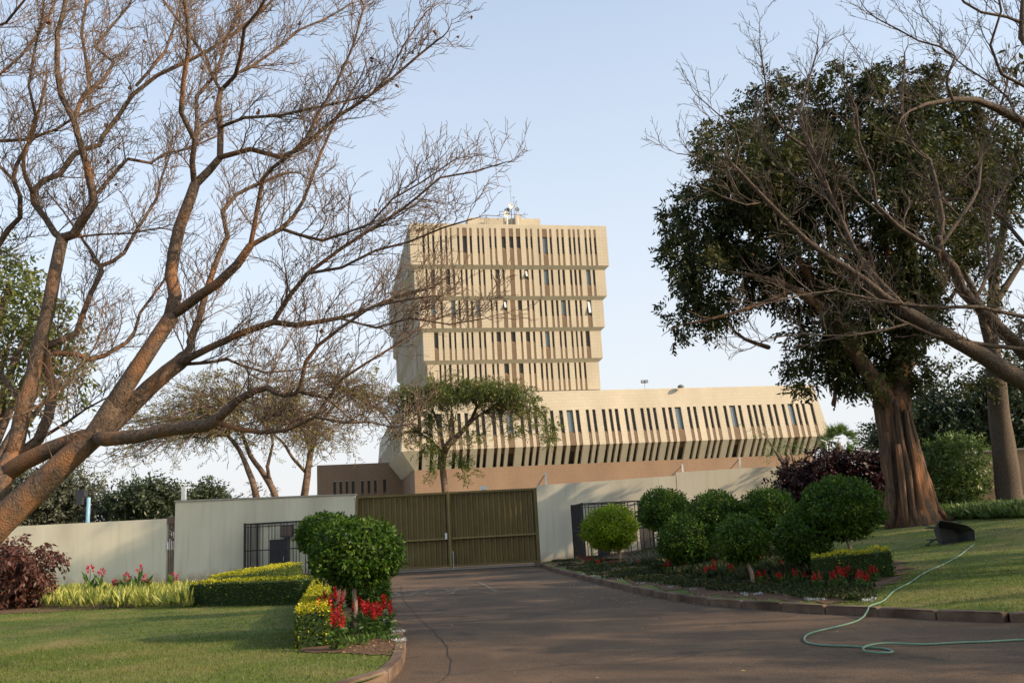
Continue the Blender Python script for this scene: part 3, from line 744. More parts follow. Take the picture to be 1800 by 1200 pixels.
# slatted pedestrian gate
a = wpt(295, 908); b = wpt(308.5, 907)
e = tree_of('slatted_gate', 'narrow brown slatted gate between the two cream walls at left', 'gate', (a.x, a.y, 0), None, math.atan2(wd.y, wd.x))
Lg = (b-a).length
for i in range(4):
    m = MB(); x = .02+i*(Lg-.04)/4; m.box((x, .05, .05), (x+(Lg-.04)/4-.03, .09, a.z-.15)); m.build('slat', M['fence'], e)
m = MB(); m.box((-.01, .0, a.z-.3), (Lg+.01, .14, a.z)); m.build('top_rail', M['fence'], e)
m = MB(); m.box((-.0, -.04, wpt(295, 965).z), (.07, -.002, wpt(295, 952).z)); m.build('latch', M['white'], e)
# main double gate
ga = wpt(626, 872); gb = wpt(941, 857); LG = (gb-ga).dot(wd)
g = tree_of('double_gate', 'tall olive brown ribbed steel double gate across the driveway', 'gate', (ga.x, ga.y, 0), None, math.atan2(wd.y, wd.x))
mid = (wpt(788, 864)-ga).dot(wd); zg = lambda x: ga.z+(gb.z-ga.z)*x/LG
def leaf_gate(x0, x1):
    n = int(round((x1-x0)/.235)); pit = (x1-x0)/n; m = MB(); zb = .12
    prof = [(0,0),(.30,0),(.42,.075),(.86,.075),(1,0)]
    pts = []
    for i in range(n):
        for (u, d) in prof[:-1]: pts.append((x0+(i+u)*pit, .06+d))
    pts.append((x1, .06))
    for i in range(len(pts)-1):
        (xa, ya), (xb, yb) = pts[i], pts[i+1]
        m.face([(xa,ya,zb),(xb,yb,zb),(xb,yb,zg(xb)-.06),(xa,ya,zg(xa)-.06)])
        m.face([(xb,yb+.012,zb),(xa,ya+.012,zb),(xa,ya+.012,zg(xa)-.06),(xb,yb+.012,zg(xb)-.06)])
    p = m.build('gate_leaf', M['gate'], g)
    f = MB(); w_ = .09
    f.bar((x0+.045,.0,zb-.02),(x0+.045,.0,zg(x0)), w_, w_); f.bar((x1-.045,.0,zb-.02),(x1-.045,.0,zg(x1)), w_, w_)
    f.bar((x0+.092,.0,zg(x0)-.045),(x1-.092,.0,zg(x1)-.045), w_, w_)
    f.bar((x0+.092,.0,zb+.03),(x1-.092,.0,zb+.03), w_, w_)
    f.build('frame', M['gate'], p)
    r = MB(); zr = wpt(700, 951).z
    r.bar((x0+.092,-.004,zr),(x1-.092,-.004,zr), .14, .07); r.build('mid_rail', M['gaterail'], p)
leaf_gate(.0, mid-.005); leaf_gate(mid+.005, LG)
m = MB(); m.bar((mid+.02,-.085,.05),(mid-.0,-.085,zg(mid)+.05), .11, .07); m.build('centre_stile', M['gaterail'], g)
q = wpt(781, 942); m = MB(); m.box((mid-.2,-.12,q.z-.13),(mid-.11,-.02,q.z+.13)); m.build('lock_plate', M['white'], g)
m = MB(); m.bar((mid+.12,-.07,.0),(mid+.12,-.07,.75), .03); m.bar((mid+.12,-.07,.75),(mid+.05,-.07,.7), .03); m.build('drop_bolt', M['steel'], g)
m = MB(); m.box((LG+.0,-.02,-.05),(LG+.10,.12,gb.z+.02)); m.build('gate_post', M['gaterail'], g)
# threshold strip
a = wpt(620, 1008); b = wpt(948, 991); m = MB()
M['thresh'] = mat_noise('threshold_concrete', (.20,.16,.12), (.30,.23,.17), 4, .9, .2)
m.face([(ga.x-.1,ga.y+.6,.012),(ga.x-.1,ga.y-.9,.012),(gb.x+.05,gb.y-.9,.012),(gb.x+.05,gb.y+.6,.012)]); tag(m.build('threshold_strip', M['thresh']), kind='structure')
ribbon('track_slot', [(ga.x-.1, ga.y-.93), (gb.x+.05, gb.y-.93)], .12, M['crack'], .009)
# lamp above the gate
t = wpt(849, 855); m = MB(); e = tree_of('gate_lamp', 'small white lamp peeping above the middle of the olive gate', 'lamp', (t.x, t.y+.5, 0))
m.box((-.13,-.1,t.z-.12),(.13,.12,t.z+.06)); m.build('lamp_head', M['white'], e)
m = MB(); m.tube([(0,0,0),(0,0,t.z-.12)], [.04,.04], 6); m.build('pole', M['steel'], e)
# barred cages on the walls
def cage(px0, px1, yt, prot, h, label, grp='barred cages on the boundary wall'):
    a = wpt(px0, yt); b = wpt(px1, yt); 
    n0 = wn
    a0 = a - wn*(prot+.13); 
    e = tree_of('barred_cage', label, 'cage', (a0.x, a0.y, gh(a0.x, a0.y)-.02), grp, math.atan2(wd.y, wd.x)); L = (b-a).dot(wd)
    h = h-e.location.z
    m = MB()
    for x in (0, L):
        for y in (0, prot-.04): m.box((x-.04, y-.04, 0), (x+.04, y+.04, h+.04))
    for z in (.12, h*.52, h):
        m.bar((.04,0,z),(L-.04,0,z), .045); 
        for x in (0, L): m.bar((x,.04,z),(x,prot-.08,z), .045)
    m.bar((.04,0,h-.14),(L-.04,0,h-.14), .03)
    m.bar((.04,prot-.06,h),(L-.04,prot-.06,h), .04)
    m.build('frame', M['ironbar'], e)
    k = int(L/.13)
    for i in range(1, k):
        if i % 4 == 3: continue
        m = MB(); m.bar((i*L/k,0,.145),(i*L/k,0,h-.025), .026); m.build('bar', M['ironbar'], e)
    k2 = int(prot/.15)
    for x in (0, L):
        for i in range(1, k2):
            m = MB(); m.bar((x,i*prot/k2,.145),(x,i*prot/k2,h-.025), .026); m.build('bar', M['ironbar'], e)
    for i in range(1, k, 4):
        m = MB(); m.bar((i*L/k,.025,h+.001),(i*L/k,prot-.09,h+.001), .026); m.build('roof_bar', M['ironbar'], e)
    return e, a0, L
c1 = cage(455, 603, 922, 1.5, wpt(455, 921).z, 'dark barred cage on the wall left of the gate, enclosing a dark cabinet')
_c2 = 0
c2 = cage(1004, 1120, 889, 2.4, wpt(1004, 889).z, 'dark barred cage on the wall right of the gate, behind the bright green round tree')
c2[0].rotation_euler.z += math.radians(11); c2[0].location = c2[0].location+Vector((.45, -.35, 0))
# cabinet inside the left cage
t = c1[1]+wd*.95+wn*.35; e = tree_of('meter_cabinet', 'dark steel cabinet standing inside the left barred cage', 'cabinet', (t.x, t.y, 0), None, math.atan2(wd.y, wd.x))
m = MB(); m.box((0,0,0),(.72,.5,1.62)); m.box((-.02,-.02,1.62),(.74,.52,1.66)); m.build('body', M['darkbox'], e)
m = MB(); m.box((.03,-.012,.05),(.69,-.001,1.58)); o = m.build('door', M['darkbox'], e)
m = MB(); m.box((.60,-.035,.75),(.63,-.013,.95)); m.build('handle', M['steel'], o)
t = c1[1]+wd*1.1+wn*1.35; m = MB(); m.box((0,-.1,1.75),(.55,.08,2.25)); m.box((.05,-.11,1.8),(.5,-.102,2.2),1); m.box((.2,-.13,1.45),(.35,.08,1.74))
o = m.build('intercom_box', [M['darkbox'], M['fence']]); o.location = (t.x, t.y, 0); o.rotation_euler = (0,0,math.atan2(wd.y, wd.x)); tag(o, 'dark box fixed to the wall inside the left barred cage above the cabinet', 'box')
t = c2[1]+wd*1.0+wn*1.0; e = tree_of('meter_cabinet', 'dark narrow cabinet inside the right barred cage', 'cabinet', (t.x, t.y, gh(t.x,t.y)), None, math.atan2(wd.y, wd.x))
m = MB(); m.box((0,0,0),(.5,.4,1.3)); m.box((-.02,-.02,1.3),(.52,.42,1.33)); m.build('body', M['darkbox'], e); m = MB(); m.box((.03,-.012,.05),(.47,-.001,1.26)); m.build('door', M['darkbox'], e)
# wire stays above the walls
def stay(px, yb, yt, bx, by, label):
    b = wpt(px, yb)+wn*.1; t = wpt(px-1.5, yt)+wn*.1; q = wpt(bx, by)+wn*.1
    e = tree_of('fence_stay', label, 'post', (b.x, b.y, b.z-.05), 'metal stays on the wall top')
    m = MB(); m.bar((0,0,0), t-e.location, .07); m.build('upright', M['white'], e)
    m = MB(); m.bar(t-e.location-Vector((.0,0,.05)), q-e.location-Vector((0,0,.03)), .035); m.build('brace', M['fence'], e)
stay(960, 852, 830, 942, 856, 'white stay at the gate end of the right wall')
stay(1201, 833, 815, 1174, 841, 'white stay where the right wall steps up')
stay(1302, 823, 803, 1279, 828, 'white stay halfway along the higher right wall')
b = wpt(318, 884); t = wpt(318, 854); m = MB(); m.box((-.09,.25,0),(.09,.43,t.z)); o = m.build('white_post', M['white']); o.location = (b.x, b.y, 0); tag(o, 'white square post behind the tall cream wall near the slatted gate', 'post')
b = P(1462, 812, 44); t = P(1452, 776, 44); m = MB(); m.tube([(t.x,t.y,gh(t.x,t.y)),tuple(t)], [.045,.04], 6); m.tube([tuple(t), tuple(t+Vector((-.25,0,.1)))], [.03,.03], 5); tag(m.build('white_pole', M['white']), 'thin white pole beside the wing corner behind the maroon hedge', 'pole')
# blue lamp pole
b = P(154, 917, 46); t = P(155, 874, 46); e = tree_of('lamp_pole', 'pale blue pole with a dark lamp head behind the low left wall', 'lamp', (b.x, b.y, 0))
m = MB(); m.tube([(0,0,0),(0,0,t.z)], [.11,.10], 10); m.build('pole', M['bluepole'], e)
m = MB(); m.box((-.6,-.2,t.z+.05),(-.15,.2,t.z+.4)); m.box((-.52,-.25,t.z-.35),(-.22,.1,t.z+.045)); m.bar((-.3,0,t.z-.05),(0,0,t.z-.05), .06); m.build('lamp_head', M['darkbox'], e)
# ------------------------------------------------------------------ bare trees
class Grower:
    def __init__(s, seed, spacing, length, up, bias=Vector((0,0,0)), minr=.003, spread=1.0, wob=.16):
        s.r = random.Random(seed); s.sp = spacing; s.len = length; s.up = up; s.bias = bias; s.minr = minr; s.spread = spread; s.wob = wob
        s.big = MB(); s.tw = MB(); s.tips = []; s.ws = .62
    def spine(s, pts, r0, r1, lev, side=None):
        """add a tube, then its children"""
        N = len(pts); rad = [r0+(r1-r0)*i/(N-1) for i in range(N)]
        s.emit(pts, rad, lev)
        s.children(pts, rad, lev)
    def emit(s, pts, rad, lev):
        mx = max(rad)
        if lev == 0:
            d0 = (pts[0]-pts[1]).normalized(); d1 = (pts[-1]-pts[-2]).normalized(); a, b = rad[0], rad[-1]
            pts = [pts[0]+d0*a*.85, pts[0]+d0*a*.55]+list(pts)+[pts[-1]+d1*b*.55, pts[-1]+d1*b*.85]
            rad = [a*.35, a*.78]+list(rad)+[b*.78, b*.35]
            s.big.tube(pts, rad, 12 if mx > .1 else 8 if mx > .04 else 6, rough=.18 if mx > .05 else .08)
        else: s.tw.tube(pts, rad, 5 if mx > .012 else 3, caps=False)
    def children(s, pts, rad, lev):
        if lev >= len(s.sp): s.tips.append((pts[-1], (pts[-1]-pts[-2]).normalized())); return
        L = [0]
        for a, b in zip(pts[:-1], pts[1:]): L.append(L[-1]+(b-a).length)
        tot = L[-1]; sp = s.sp[lev]; p = sp*s.r.uniform(.4, 1.2) if lev else sp*1.0
        sidev = s.r.choice((-1, 1))
        while p < tot:
            i = 0
            while i < len(L)-2 and L[i+1] < p: i += 1
            t = (p-L[i])/max(1e-6, L[i+1]-L[i]); q = pts[i].lerp(pts[i+1], t); r = rad[i]+(rad[i+1]-rad[i])*t
            tan = (pts[i+1]-pts[i]).normalized()
            rv = Vector((s.r.gauss(0,1), s.r.gauss(0,.8), s.r.gauss(0,1))); per = (rv-tan*rv.dot(tan)).normalized()
            d = (tan*.75+per*s.r.uniform(.5, 1.0)*s.spread+Vector((0,0,s.up[lev]))+s.bias*.3).normalized()
            ln = s.len[lev]*s.r.uniform(.4, 1.25)*(1-(.5 if lev == 0 else .35)*p/tot)
            s.branch(q, d, ln, min(r*.55, .004+.009*ln if lev == 0 else .0025+.0055*ln), lev+1)
            p += sp*s.r.uniform(.6, 1.4)
        # leader carries on as a tip
        if lev > 0: s.tips.append((pts[-1], (pts[-1]-pts[-2]).normalized()))
        elif lev == 0:
            d = (pts[-1]-pts[-2]).normalized()
            s.branch(pts[-1], d, s.len[0]*.45, rad[-1]*.95, 1)
    def branch(s, q, d, ln, r, lev):
        n = 5 if lev == 1 else 4 if lev == 2 else 3
        pts = [q.copy()]; cur = q.copy(); k = s.up[min(lev, len(s.up)-1)]*.18
        for i in range(n):
            d = (d+Vector((s.r.gauss(0,s.wob), s.r.gauss(0,s.wob), s.r.gauss(0,s.wob)+k))).normalized()
            cur = cur+d*ln/n; pts.append(cur.copy())
        r = max(r, s.minr*1.4); rad = [r+(s.minr-r)*i/n for i in range(n+1)]
        s.emit(pts, rad, lev); s.children(pts, rad, lev)
def densify(pts, rad, step=.35, wob=.012, seed=0):
    out = []; ro = []; N = len(pts)
    for i in range(N-1):
        p0 = pts[max(i-1,0)]; p1 = pts[i]; p2 = pts[i+1]; p3 = pts[min(i+2,N-1)]
        n = max(1, int((p2-p1).length/step))
        for k in range(n):
            t = k/n
            q = .5*((2*p1)+(p2-p0)*t+(2*p0-5*p1+4*p2-p3)*t*t+(3*p1-p0-3*p2+p3)*t**3)
            q = q+noise.noise_vector(q*1.7+Vector((seed,0,0)))*wob
            out.append(q); ro.append(rad[i]+(rad[i+1]-rad[i])*t)
    out.append(pts[-1]); ro.append(rad[-1]); return out, ro
def limb(g, txt, Y0, Y1, w0, w1, sparse=False):
    """txt: picture points of a limb; Y0..Y1 its depth; w its width in picture px"""
    px = [tuple(float(c) for c in t.split(',')) for t in txt.split()]
    n = len(px); pts = []; rad = []
    for i, (x, y) in enumerate(px):
        t = i/(n-1); Y = Y0+(Y1-Y0)*t; p = P(x, y, Y); pts.append(p)
        rad.append((w0+(w1-w0)*t)*.5*g.ws*(p-CAM).length/F_PX)
    p2, r2 = densify(pts, rad); g.emit(p2, r2, 0)
    if not sparse:
        g.children(p2, r2, 0)
    return p2
gl = Grower(3, (.155, .10, .085), (1.0, .52, .24), (.42, .30, .25), Vector((.6,0,.4)), wob=.25)
D = 12.0
LT = [
 ('-230,1190 -150,1085 -60,985 0,915 60,862 120,805 165,768 200,710', D, D, 84, 50, 1),
 ('200,710 217,682 250,633 300,558', D, D, 50, 40, 1),
 ('300,556 308,520 300,483 306,442 315,400 337,343 342,325', D, D, 38, 28, 1),
 ('342,325 338,283 343,247 317,197 323,143 332,83 330,33 320,-30', D, D-1.2, 17, 9, 0),
 ('343,247 347,217 345,170 377,133 400,67 420,10 425,-40', D, D+1.2, 12, 6, 0),
 ('342,325 367,300 387,277 388,227 383,187 388,160', D, D+.4, 22, 14, 1),
 ('388,160 370,127 362,100 337,67 310,33 287,0 270,-30', D+.4, D+1.5, 9, 5, 0),
 ('388,160 413,133 423,100 430,50 457,17 480,-30', D+.4, D-.8, 12, 7, 0),
 ('413,130 433,123 480,90 527,53 573,33 620,5', D+.4, D+1.2, 8, 4, 0),
 ('388,224 430,207 493,203 540,192 600,180 650,167 683,133 710,80 750,20', D+.2, D-1, 9, 4, 0),
 ('387,277 440,263 493,277 527,263 567,227 600,200 633,180 683,143 733,100 770,70', D, D-.8, 15, 5, 0),
 ('183,765 187,757 227,717 262,682 292,655 315,638 325,628', D+.25, D+.7, 46, 40, 1),
 ('315,640 335,609 333,600 354,550 362,512 383,454 400,417 396,400 391,372 417,342 450,325 500,305', D+.6, D+1.6, 22, 8, 0),
 ('306,552 330,535 354,517 380,500 417,465 440,432', D, D-.5, 28, 21, 1),
 ('440,432 447,395 455,350 462,315 480,295 507,275 540,240 560,200 590,150 620,80 640,10', D-.5, D-1.5, 15, 5, 0),
 ('440,432 470,415 495,402 517,380 535,352 550,307 565,267 590,210 625,150', D-.5, D-.2, 14, 5, 0),
 ('495,402 525,412 567,422 600,412 650,395 690,350 740,320 800,280', D-.4, D-1.1, 10, 4, 0),
 ('315,638 325,633 367,612 417,588 479,567 521,571 560,565 600,558 640,545 700,520 760,505', D+.6, D-.2, 24, 7, 0),
 ('483,562 508,521 542,479 600,437 650,405 700,372 733,347 773,313 830,303 880,288', D+.3, D-.6, 15, 4, 0),
 ('325,640 362,637 400,631 425,642 467,654 520,650 560,640', D+.6, D+1.2, 10, 4, 0),
 ('175,770 187,772 248,766 292,755 335,750 365,746 382,737', D-.1, D-.6, 38, 32, 1),
 ('382,737 396,725 417,704 445,688 471,681 485,690 500,694 518,692 527,682 537,637 558,608 600,575 650,540 700,528 760,520', D-.6, D-1.6, 24, 5, 0),
 ('525,687 550,694 575,700 590,712', D-.9, D-.9, 13, 8, 0),
 ('382,741 417,754 458,760 500,756 554,733 571,708 600,667 640,640 690,610 740,575', D-.6, D-1.2, 15, 5, 0),
 ('554,733 602,744 651,742 690,750 720,746', D-1, D-1.4, 7, 3, 0),
 ('545,480 600,470 660,440 720,425 780,400 830,385', D-.4, D-1.2, 9, 4, 0),
 ('600,560 660,575 720,560 790,570 850,560', D-.6, D-1.4, 7, 3, 0),
 ('-150,1085 -70,960 0,850 22,805', D, D+.5, 66, 46, 1),
 ('22,805 29,775 38,731 55,673 67,617 85,545 95,487 105,437 110,418', D+.5, D+.8, 42, 28, 1),
 ('110,420 97,410 82,385 60,357 57,337 77,317 105,307 130,272 150,262 175,255 180,240 207,207 233,167 277,133 333,107 400,67 457,23 500,-20', D+.8, D+1.6, 18, 7, 0),
 ('57,337 45,315 41,292 43,275 53,240 63,207 50,150 60,90 75,30 80,-30', D+.8, D+.2, 11, 5, 0),
 ('110,418 130,412 150,380 165,357 162,335 152,287 147,272 143,260 130,213 107,167 100,127 100,57 113,17 120,-30', D+.8, D+.1, 24, 9, 0),
 ('130,213 143,177 157,153 150,100 143,60 153,0 160,-40', D+.7, D+1.6, 12, 6, 0),
 ('143,177 187,133 200,110 167,83 193,50 227,10 240,-30', D+.8, D+2, 9, 5, 0),
 ('162,340 172,337 212,292 225,280 265,287 290,270 330,262 380,240', D+.6, D+1.2, 11, 5, 0),
 ('132,417 175,412 232,410 280,400 330,410', D+.8, D+1.4, 6, 3, 0),
 ('30,825 44,790 67,772 85,731 93,682 85,650 80,618 88,606', D+.6, D+.9, 30, 22, 1),
 ('78,620 90,620 137,623 157,632 181,626 222,603 237,583 246,550 287,496 300,470', D+.9, D+1.5, 16, 5, 0),
 ('85,607 110,597 133,587 146,550 160,515 179,479 176,466', D+.8, D+1.2, 17, 12, 0),
 ('176,466 162,445 145,420 130,400 110,370 85,340', D+1.2, D+1.6, 8, 4, 0),
 ('176,468 197,460 217,445 240,405 250,390 275,350 284,310 300,270', D+1.2, D+1.8, 11, 5, 0),
 ('10,832 40,812 87,790 146,769 178,764', D+.4, D+.05, 46, 40, 1),
 ('-40,640 0,655 17,679 32,699 42,735', D+.9, D+.7, 13, 16, 0),
 ('-20,738 0,736 38,728 87,702 125,664 163,615 180,580', D-1, D-.4, 7, 4, 0),
 ('-60,500 -3,430 15,402 35,382 35,345 22,315 30,287 47,257 57,240 67,200 80,150', D+1.4, D+.8, 15, 6, 0),
 ('22,315 15,308 0,292 -30,260', D+1.2, D+1, 9, 6, 0),
 ('-60,255 0,248 50,245 100,227 130,207 165,190', D+1.5, D+1, 9, 6, 0),
 ('68,772 120,740 150,720 185,700', D+.6, D+.2, 9, 4, 0),
 ('-60,120 0,130 60,70 90,20 110,-30', D+2, D+2.5, 8, 5, 0),
 ('-60,60 10,40 60,-20', D-1, D-1.5, 7, 5, 0),
 ('240,150 290,90 310,30 330,-40', D+2, D+2.6, 8, 5, 0),
]
for t in LT: limb(gl, t[0], t[1], t[2], t[3], t[4], t[5])
base_l = P(-230, 1190, D)
def finish_tree(g, name, label, loc, bm, tm, group=None, podn=0, trunkname='trunk', cat='tree'):
    e = empty(name, (0,0,0)); tag(e, label, cat, group); e.location = loc
    lv = Vector(loc)
    for q in (g.big, g.tw): q.v = [(a-lv.x, b-lv.y, c-lv.z) for a, b, c in q.v]
    g.big.build(trunkname, bm, e, True)
    o = g.tw.build('crown', tm, e, True)
    if podn:
        pm = MB(); K = 6
        for kk in range(3):
            c = Vector((rnd.gauss(0,.02), rnd.gauss(0,.02), rnd.gauss(0,.018))); n0 = len(pm.v)
            for i in range(5):
                for j in range(K):
                    th = i*math.pi/4; ph = j*2*math.pi/K
                    v = Vector((math.sin(th)*math.cos(ph)*.035, math.sin(th)*math.sin(ph)*.022, math.cos(th)*.042))
                    v = v*(1+.35*noise.noise(v*40+c*90)); pm.v.append(tuple(v+c))
            for i in range(4):
                for j in range(K):
                    pm.f.append((n0+i*K+j, n0+i*K+(j+1) % K, n0+(i+1)*K+(j+1) % K, n0+(i+1)*K+j)); pm.m.append(0)
        first = None
        for q, d in g.r.sample(g.tips, podn):
            if first is None: o = first = pm.build('seed_pod', M['pod'], e)
            else: o = first.copy(); S.collection.objects.link(o)
            o.location = q-lv; o.scale = [g.r.uniform(.3, .8)]*3; o.rotation_euler = (g.r.random()*3, g.r.random()*3, g.r.random()*3)
    return e
tl = finish_tree(gl, 'bare_tree', 'large leafless spreading tree with orange sun-flecked bark overhanging the lawn at left', (base_l.x, base_l.y, 0), M['bark_l'], M['bark_twig'], podn=70)
print('left tree faces', sum(len(c.data.polygons) for c in tl.children))
# dry leaflets left at twig ends of the big tree come as a few curled leaves
gr = Grower(8, (.23, .13, .10), (1.05, .48, .22), (.55, .35, .25), Vector((-.3,0,.5)), wob=.24)
D = 13.0
RTL = [
 ('2260,1180 2200,1000 2110,830 1990,745 1900,705 1800,671 1765,651 1727,625 1683,601 1631,572 1596,549', D+2, D, 60, 30, 1),
 ('1596,549 1552,520 1523,496 1488,470 1450,447 1419,423 1388,393 1350,354 1312,316 1292,293', D, D-.5, 22, 9, 0),
 ('1292,293 1300,255 1292,224 1262,201 1223,166', D-.5, D-1, 6, 2.5, 0),
 ('1292,293 1254,293 1227,274 1190,270', D-.5, D-.2, 5, 2.5, 0),
 ('1350,354 1312,360 1273,347 1243,331', D-.3, D-.9, 5, 3, 0),
 ('1596,549 1575,525 1537,485 1502,438 1485,400 1461,347 1440,290 1411,224 1404,193 1419,150 1438,85', D, D+1.4, 16, 4, 0),
 ('1461,347 1415,258 1381,235 1350,182 1345,140 1335,75', D+.8, D+.2, 9, 3, 0),
 ('1488,400 1440,330 1404,316 1370,290 1340,255 1330,200', D+.6, D+1.6, 8, 3, 0),
 ('2110,830 1960,690 1870,655 1800,622 1785,604 1756,575 1712,531 1692,511 1677,473 1651,441 1649,420', D+2, D+.4, 38, 22, 1),
 ('1649,446 1657,385 1645,320 1634,281 1607,258 1588,224 1586,155 1590,110', D+.4, D+.9, 13, 5, 0),
 ('1651,441 1625,429 1581,400 1540,360 1534,308 1510,250 1505,190 1480,140', D+.4, D-.6, 14, 4, 0),
 ('1651,435 1690,380 1720,330 1725,270 1750,210 1770,150', D+.4, D+1.4, 11, 5, 0),
 ('1588,224 1560,200 1540,165 1520,120', D+.8, D+1, 6, 3, 0),
 ('1960,680 1870,630 1800,613 1742,607 1704,601 1640,590 1593,568', D+1.2, D, 12, 9, 0),
 ('1960,600 1870,570 1800,557 1721,540 1654,540 1575,533 1508,520 1466,511 1387,523 1340,535', D+1, D-1, 12, 4, 0),
 ('1593,569 1552,581 1494,590 1450,590 1412,586 1353,594 1318,613', D, D-1, 7, 3, 0),
 ('2110,830 2060,600 1960,400 1880,270 1800,215 1750,190 1715,175 1675,175 1630,182 1600,195', D+2, D-.4, 34, 6, 0),
 ('1675,175 1665,150 1666,135 1680,100 1652,82 1615,72 1575,50 1540,32 1525,20', D-.4, D-.9, 8, 3, 0),
 ('1960,400 1880,180 1795,65 1797,25 1800,-30', D+1, D+1, 18, 9, 0),
 ('1795,40 1770,30 1725,22 1695,5 1670,-30', D+1, D+.6, 8, 5, 0),
 ('1880,270 1830,170 1760,130 1740,80 1760,20 1750,-30', D+.8, D, 9, 5, 0),
 ('1800,240 1770,170 1700,120 1660,90', D+.8, D+1.3, 6, 3, 0),
 ('2060,600 1900,480 1800,430 1760,380 1700,350 1640,350', D+1.6, D+1.6, 14, 5, 0),
 ('2110,830 2150,500 2200,250 2250,0', D+2, D+2, 40, 16, 0),
 ('2180,400 2050,200 1980,50 1960,-100', D+2, D, 20, 9, 0),
 ('2190,350 2400,150 2500,-100', D+2, D+3, 22, 9, 0),
 ('2150,500 2050,330 1960,200 1900,60', D+2, D-2.5, 18, 8, 0),
 ('1712,531 1740,470 1735,400 1765,330 1800,300', D+.6, D+1.6, 10, 5, 0),
]
for t in RTL: limb(gr, t[0], t[1], t[2], t[3], t[4], t[5])
base_r = P(2260, 1180, D+2)
tr = finish_tree(gr, 'bare_tree', 'leafless tree reaching in from the right edge before the dark leafy tree', (base_r.x, base_r.y, gh(base_r.x, base_r.y)), M['bark_r'], M['bark_twig_r'], podn=24)
print('right tree faces', sum(len(c.data.polygons) for c in tr.children))
# ------------------------------------------------------------------ leafy things
def blob_pts(c, r, n, rg, shell=.55, clump=0, cs=.3):
    """points through an ellipsoid crown lump, gathered into clumps"""
    r = np.array(r if hasattr(r, '__len__') else (r, r, r), float)
    if clump:
        d = rdir(clump, rg); rad = rg.random(clump)**shell
        K = d*rad[:, None]*r; idx = rg.integers(0, clump, n)
        pts = K[idx]+rg.normal(size=(n, 3))*cs
        out = d[idx]
    else:
        d = rdir(n, rg); rad = rg.random(n)**shell; pts = d*rad[:, None]*r; out = d
    return pts+np.array(c), out
def sprays(C, D, k, ln, lf, wd, rg, droop=.3):
    """k leaflets along a short twig starting at C heading D"""
    n = len(C); t = np.linspace(.1, 1, k)
    base = C[:, None, :]+D[:, None, :]*(t[None, :, None]*ln)
    base[:, :, 2] -= droop*ln*(t**2)[None, :]
    side = unit(np.cross(D, rdir(n, rg)))
    sg = np.where(np.arange(k) % 2 == 0, 1, -1)[None, :, None]
    d = unit(side[:, None, :]*sg*.9+D[:, None, :]*.6+rg.normal(size=(n, k, 3))*.2-np.array([0,0,droop])[None, None, :])
    return base.reshape(-1, 3), d.reshape(-1, 3)
def limb_to(g, a, b, r0, r1, sag=.12, seed=0, n=6, kids=True):
    a = Vector(a); b = Vector(b); L = (b-a).length
    pts = [a.lerp(b, i/n)+Vector((0,0,-sag*L*math.sin(math.pi*i/n)))+noise.noise_vector(Vector((i*.6+seed*3.1, seed, 0)))*L*.06*(0 < i < n) for i in range(n+1)]
    rad = [r0+(r1-r0)*i/n for i in range(n+1)]
    g.emit(pts, rad, 0)
    if kids: g.children(pts, rad, 0)
# ---- big dark leafy tree at right
YT = G(1607, 922).y
print('big tree at', YT)
gt = Grower(21, (1.1, .5), (1.9, .7), (.2, .1), minr=.008)
def PT(x, y, dy=0): return P(x, y, YT+dy)
sc = lambda w: w*.5*YT/F_PX
def trunk_limb(g, txt, ws, dy0=0, dy1=0, k=12, rough=.2, kids=False):
    px = [tuple(float(c) for c in t.split(',')) for t in txt.split()]; n = len(px)
    pts = [PT(x, y, dy0+(dy1-dy0)*i/(n-1)) for i, (x, y) in enumerate(px)]
    wsx = [ws[0]+(ws[-1]-ws[0])*i/(n-1) for i in range(n)] if len(ws) == 2 else ws
    p2, r2 = densify(pts, [sc(w_) for w_ in wsx], .4, .03)
    g.big.tube(p2, r2, k, rough=rough)
    if kids: g.children(p2, r2, 0)
tb = G(1607, 922)
trunk_limb(gt, '1606,940 1604,915 1597,870 1588,820 1578,770 1570,735 1562,700', [104, 92, 76, 70, 66, 64, 50], rough=.35, k=20)
trunk_limb(gt, '1572,745 1553,700 1535,665 1505,625 1480,585 1450,545 1400,510 1350,490 1300,480', [46,36,30,26,22,18,13,9,5], 0, -2, kids=True)
trunk_limb(gt, '1570,740 1580,690 1583,650 1590,590 1600,500 1595,420 1580,330 1570,250', [52,46,42,36,30,22,16,8], 0, 1, kids=True)
trunk_limb(gt, '1592,590 1640,520 1690,440 1720,360', [24,18,12,6], 0, 2, kids=True)
trunk_limb(gt, '1500,620 1480,520 1460,420 1440,330 1420,260', [20,16,13,9,5], 0, 1.5, kids=True)
trunk_limb(gt, '1455,548 1400,450 1340,380 1280,330', [16,12,8,5], -1, -1, kids=True)
trunk_limb(gt, '1400,508 1320,540 1250,560 1200,570', [9,7,5,3], -1.6, -2, kids=True)
trunk_limb(gt, '1597,560 1560,440 1520,340 1500,220', [16,12,8,4], 0, -2, kids=True)
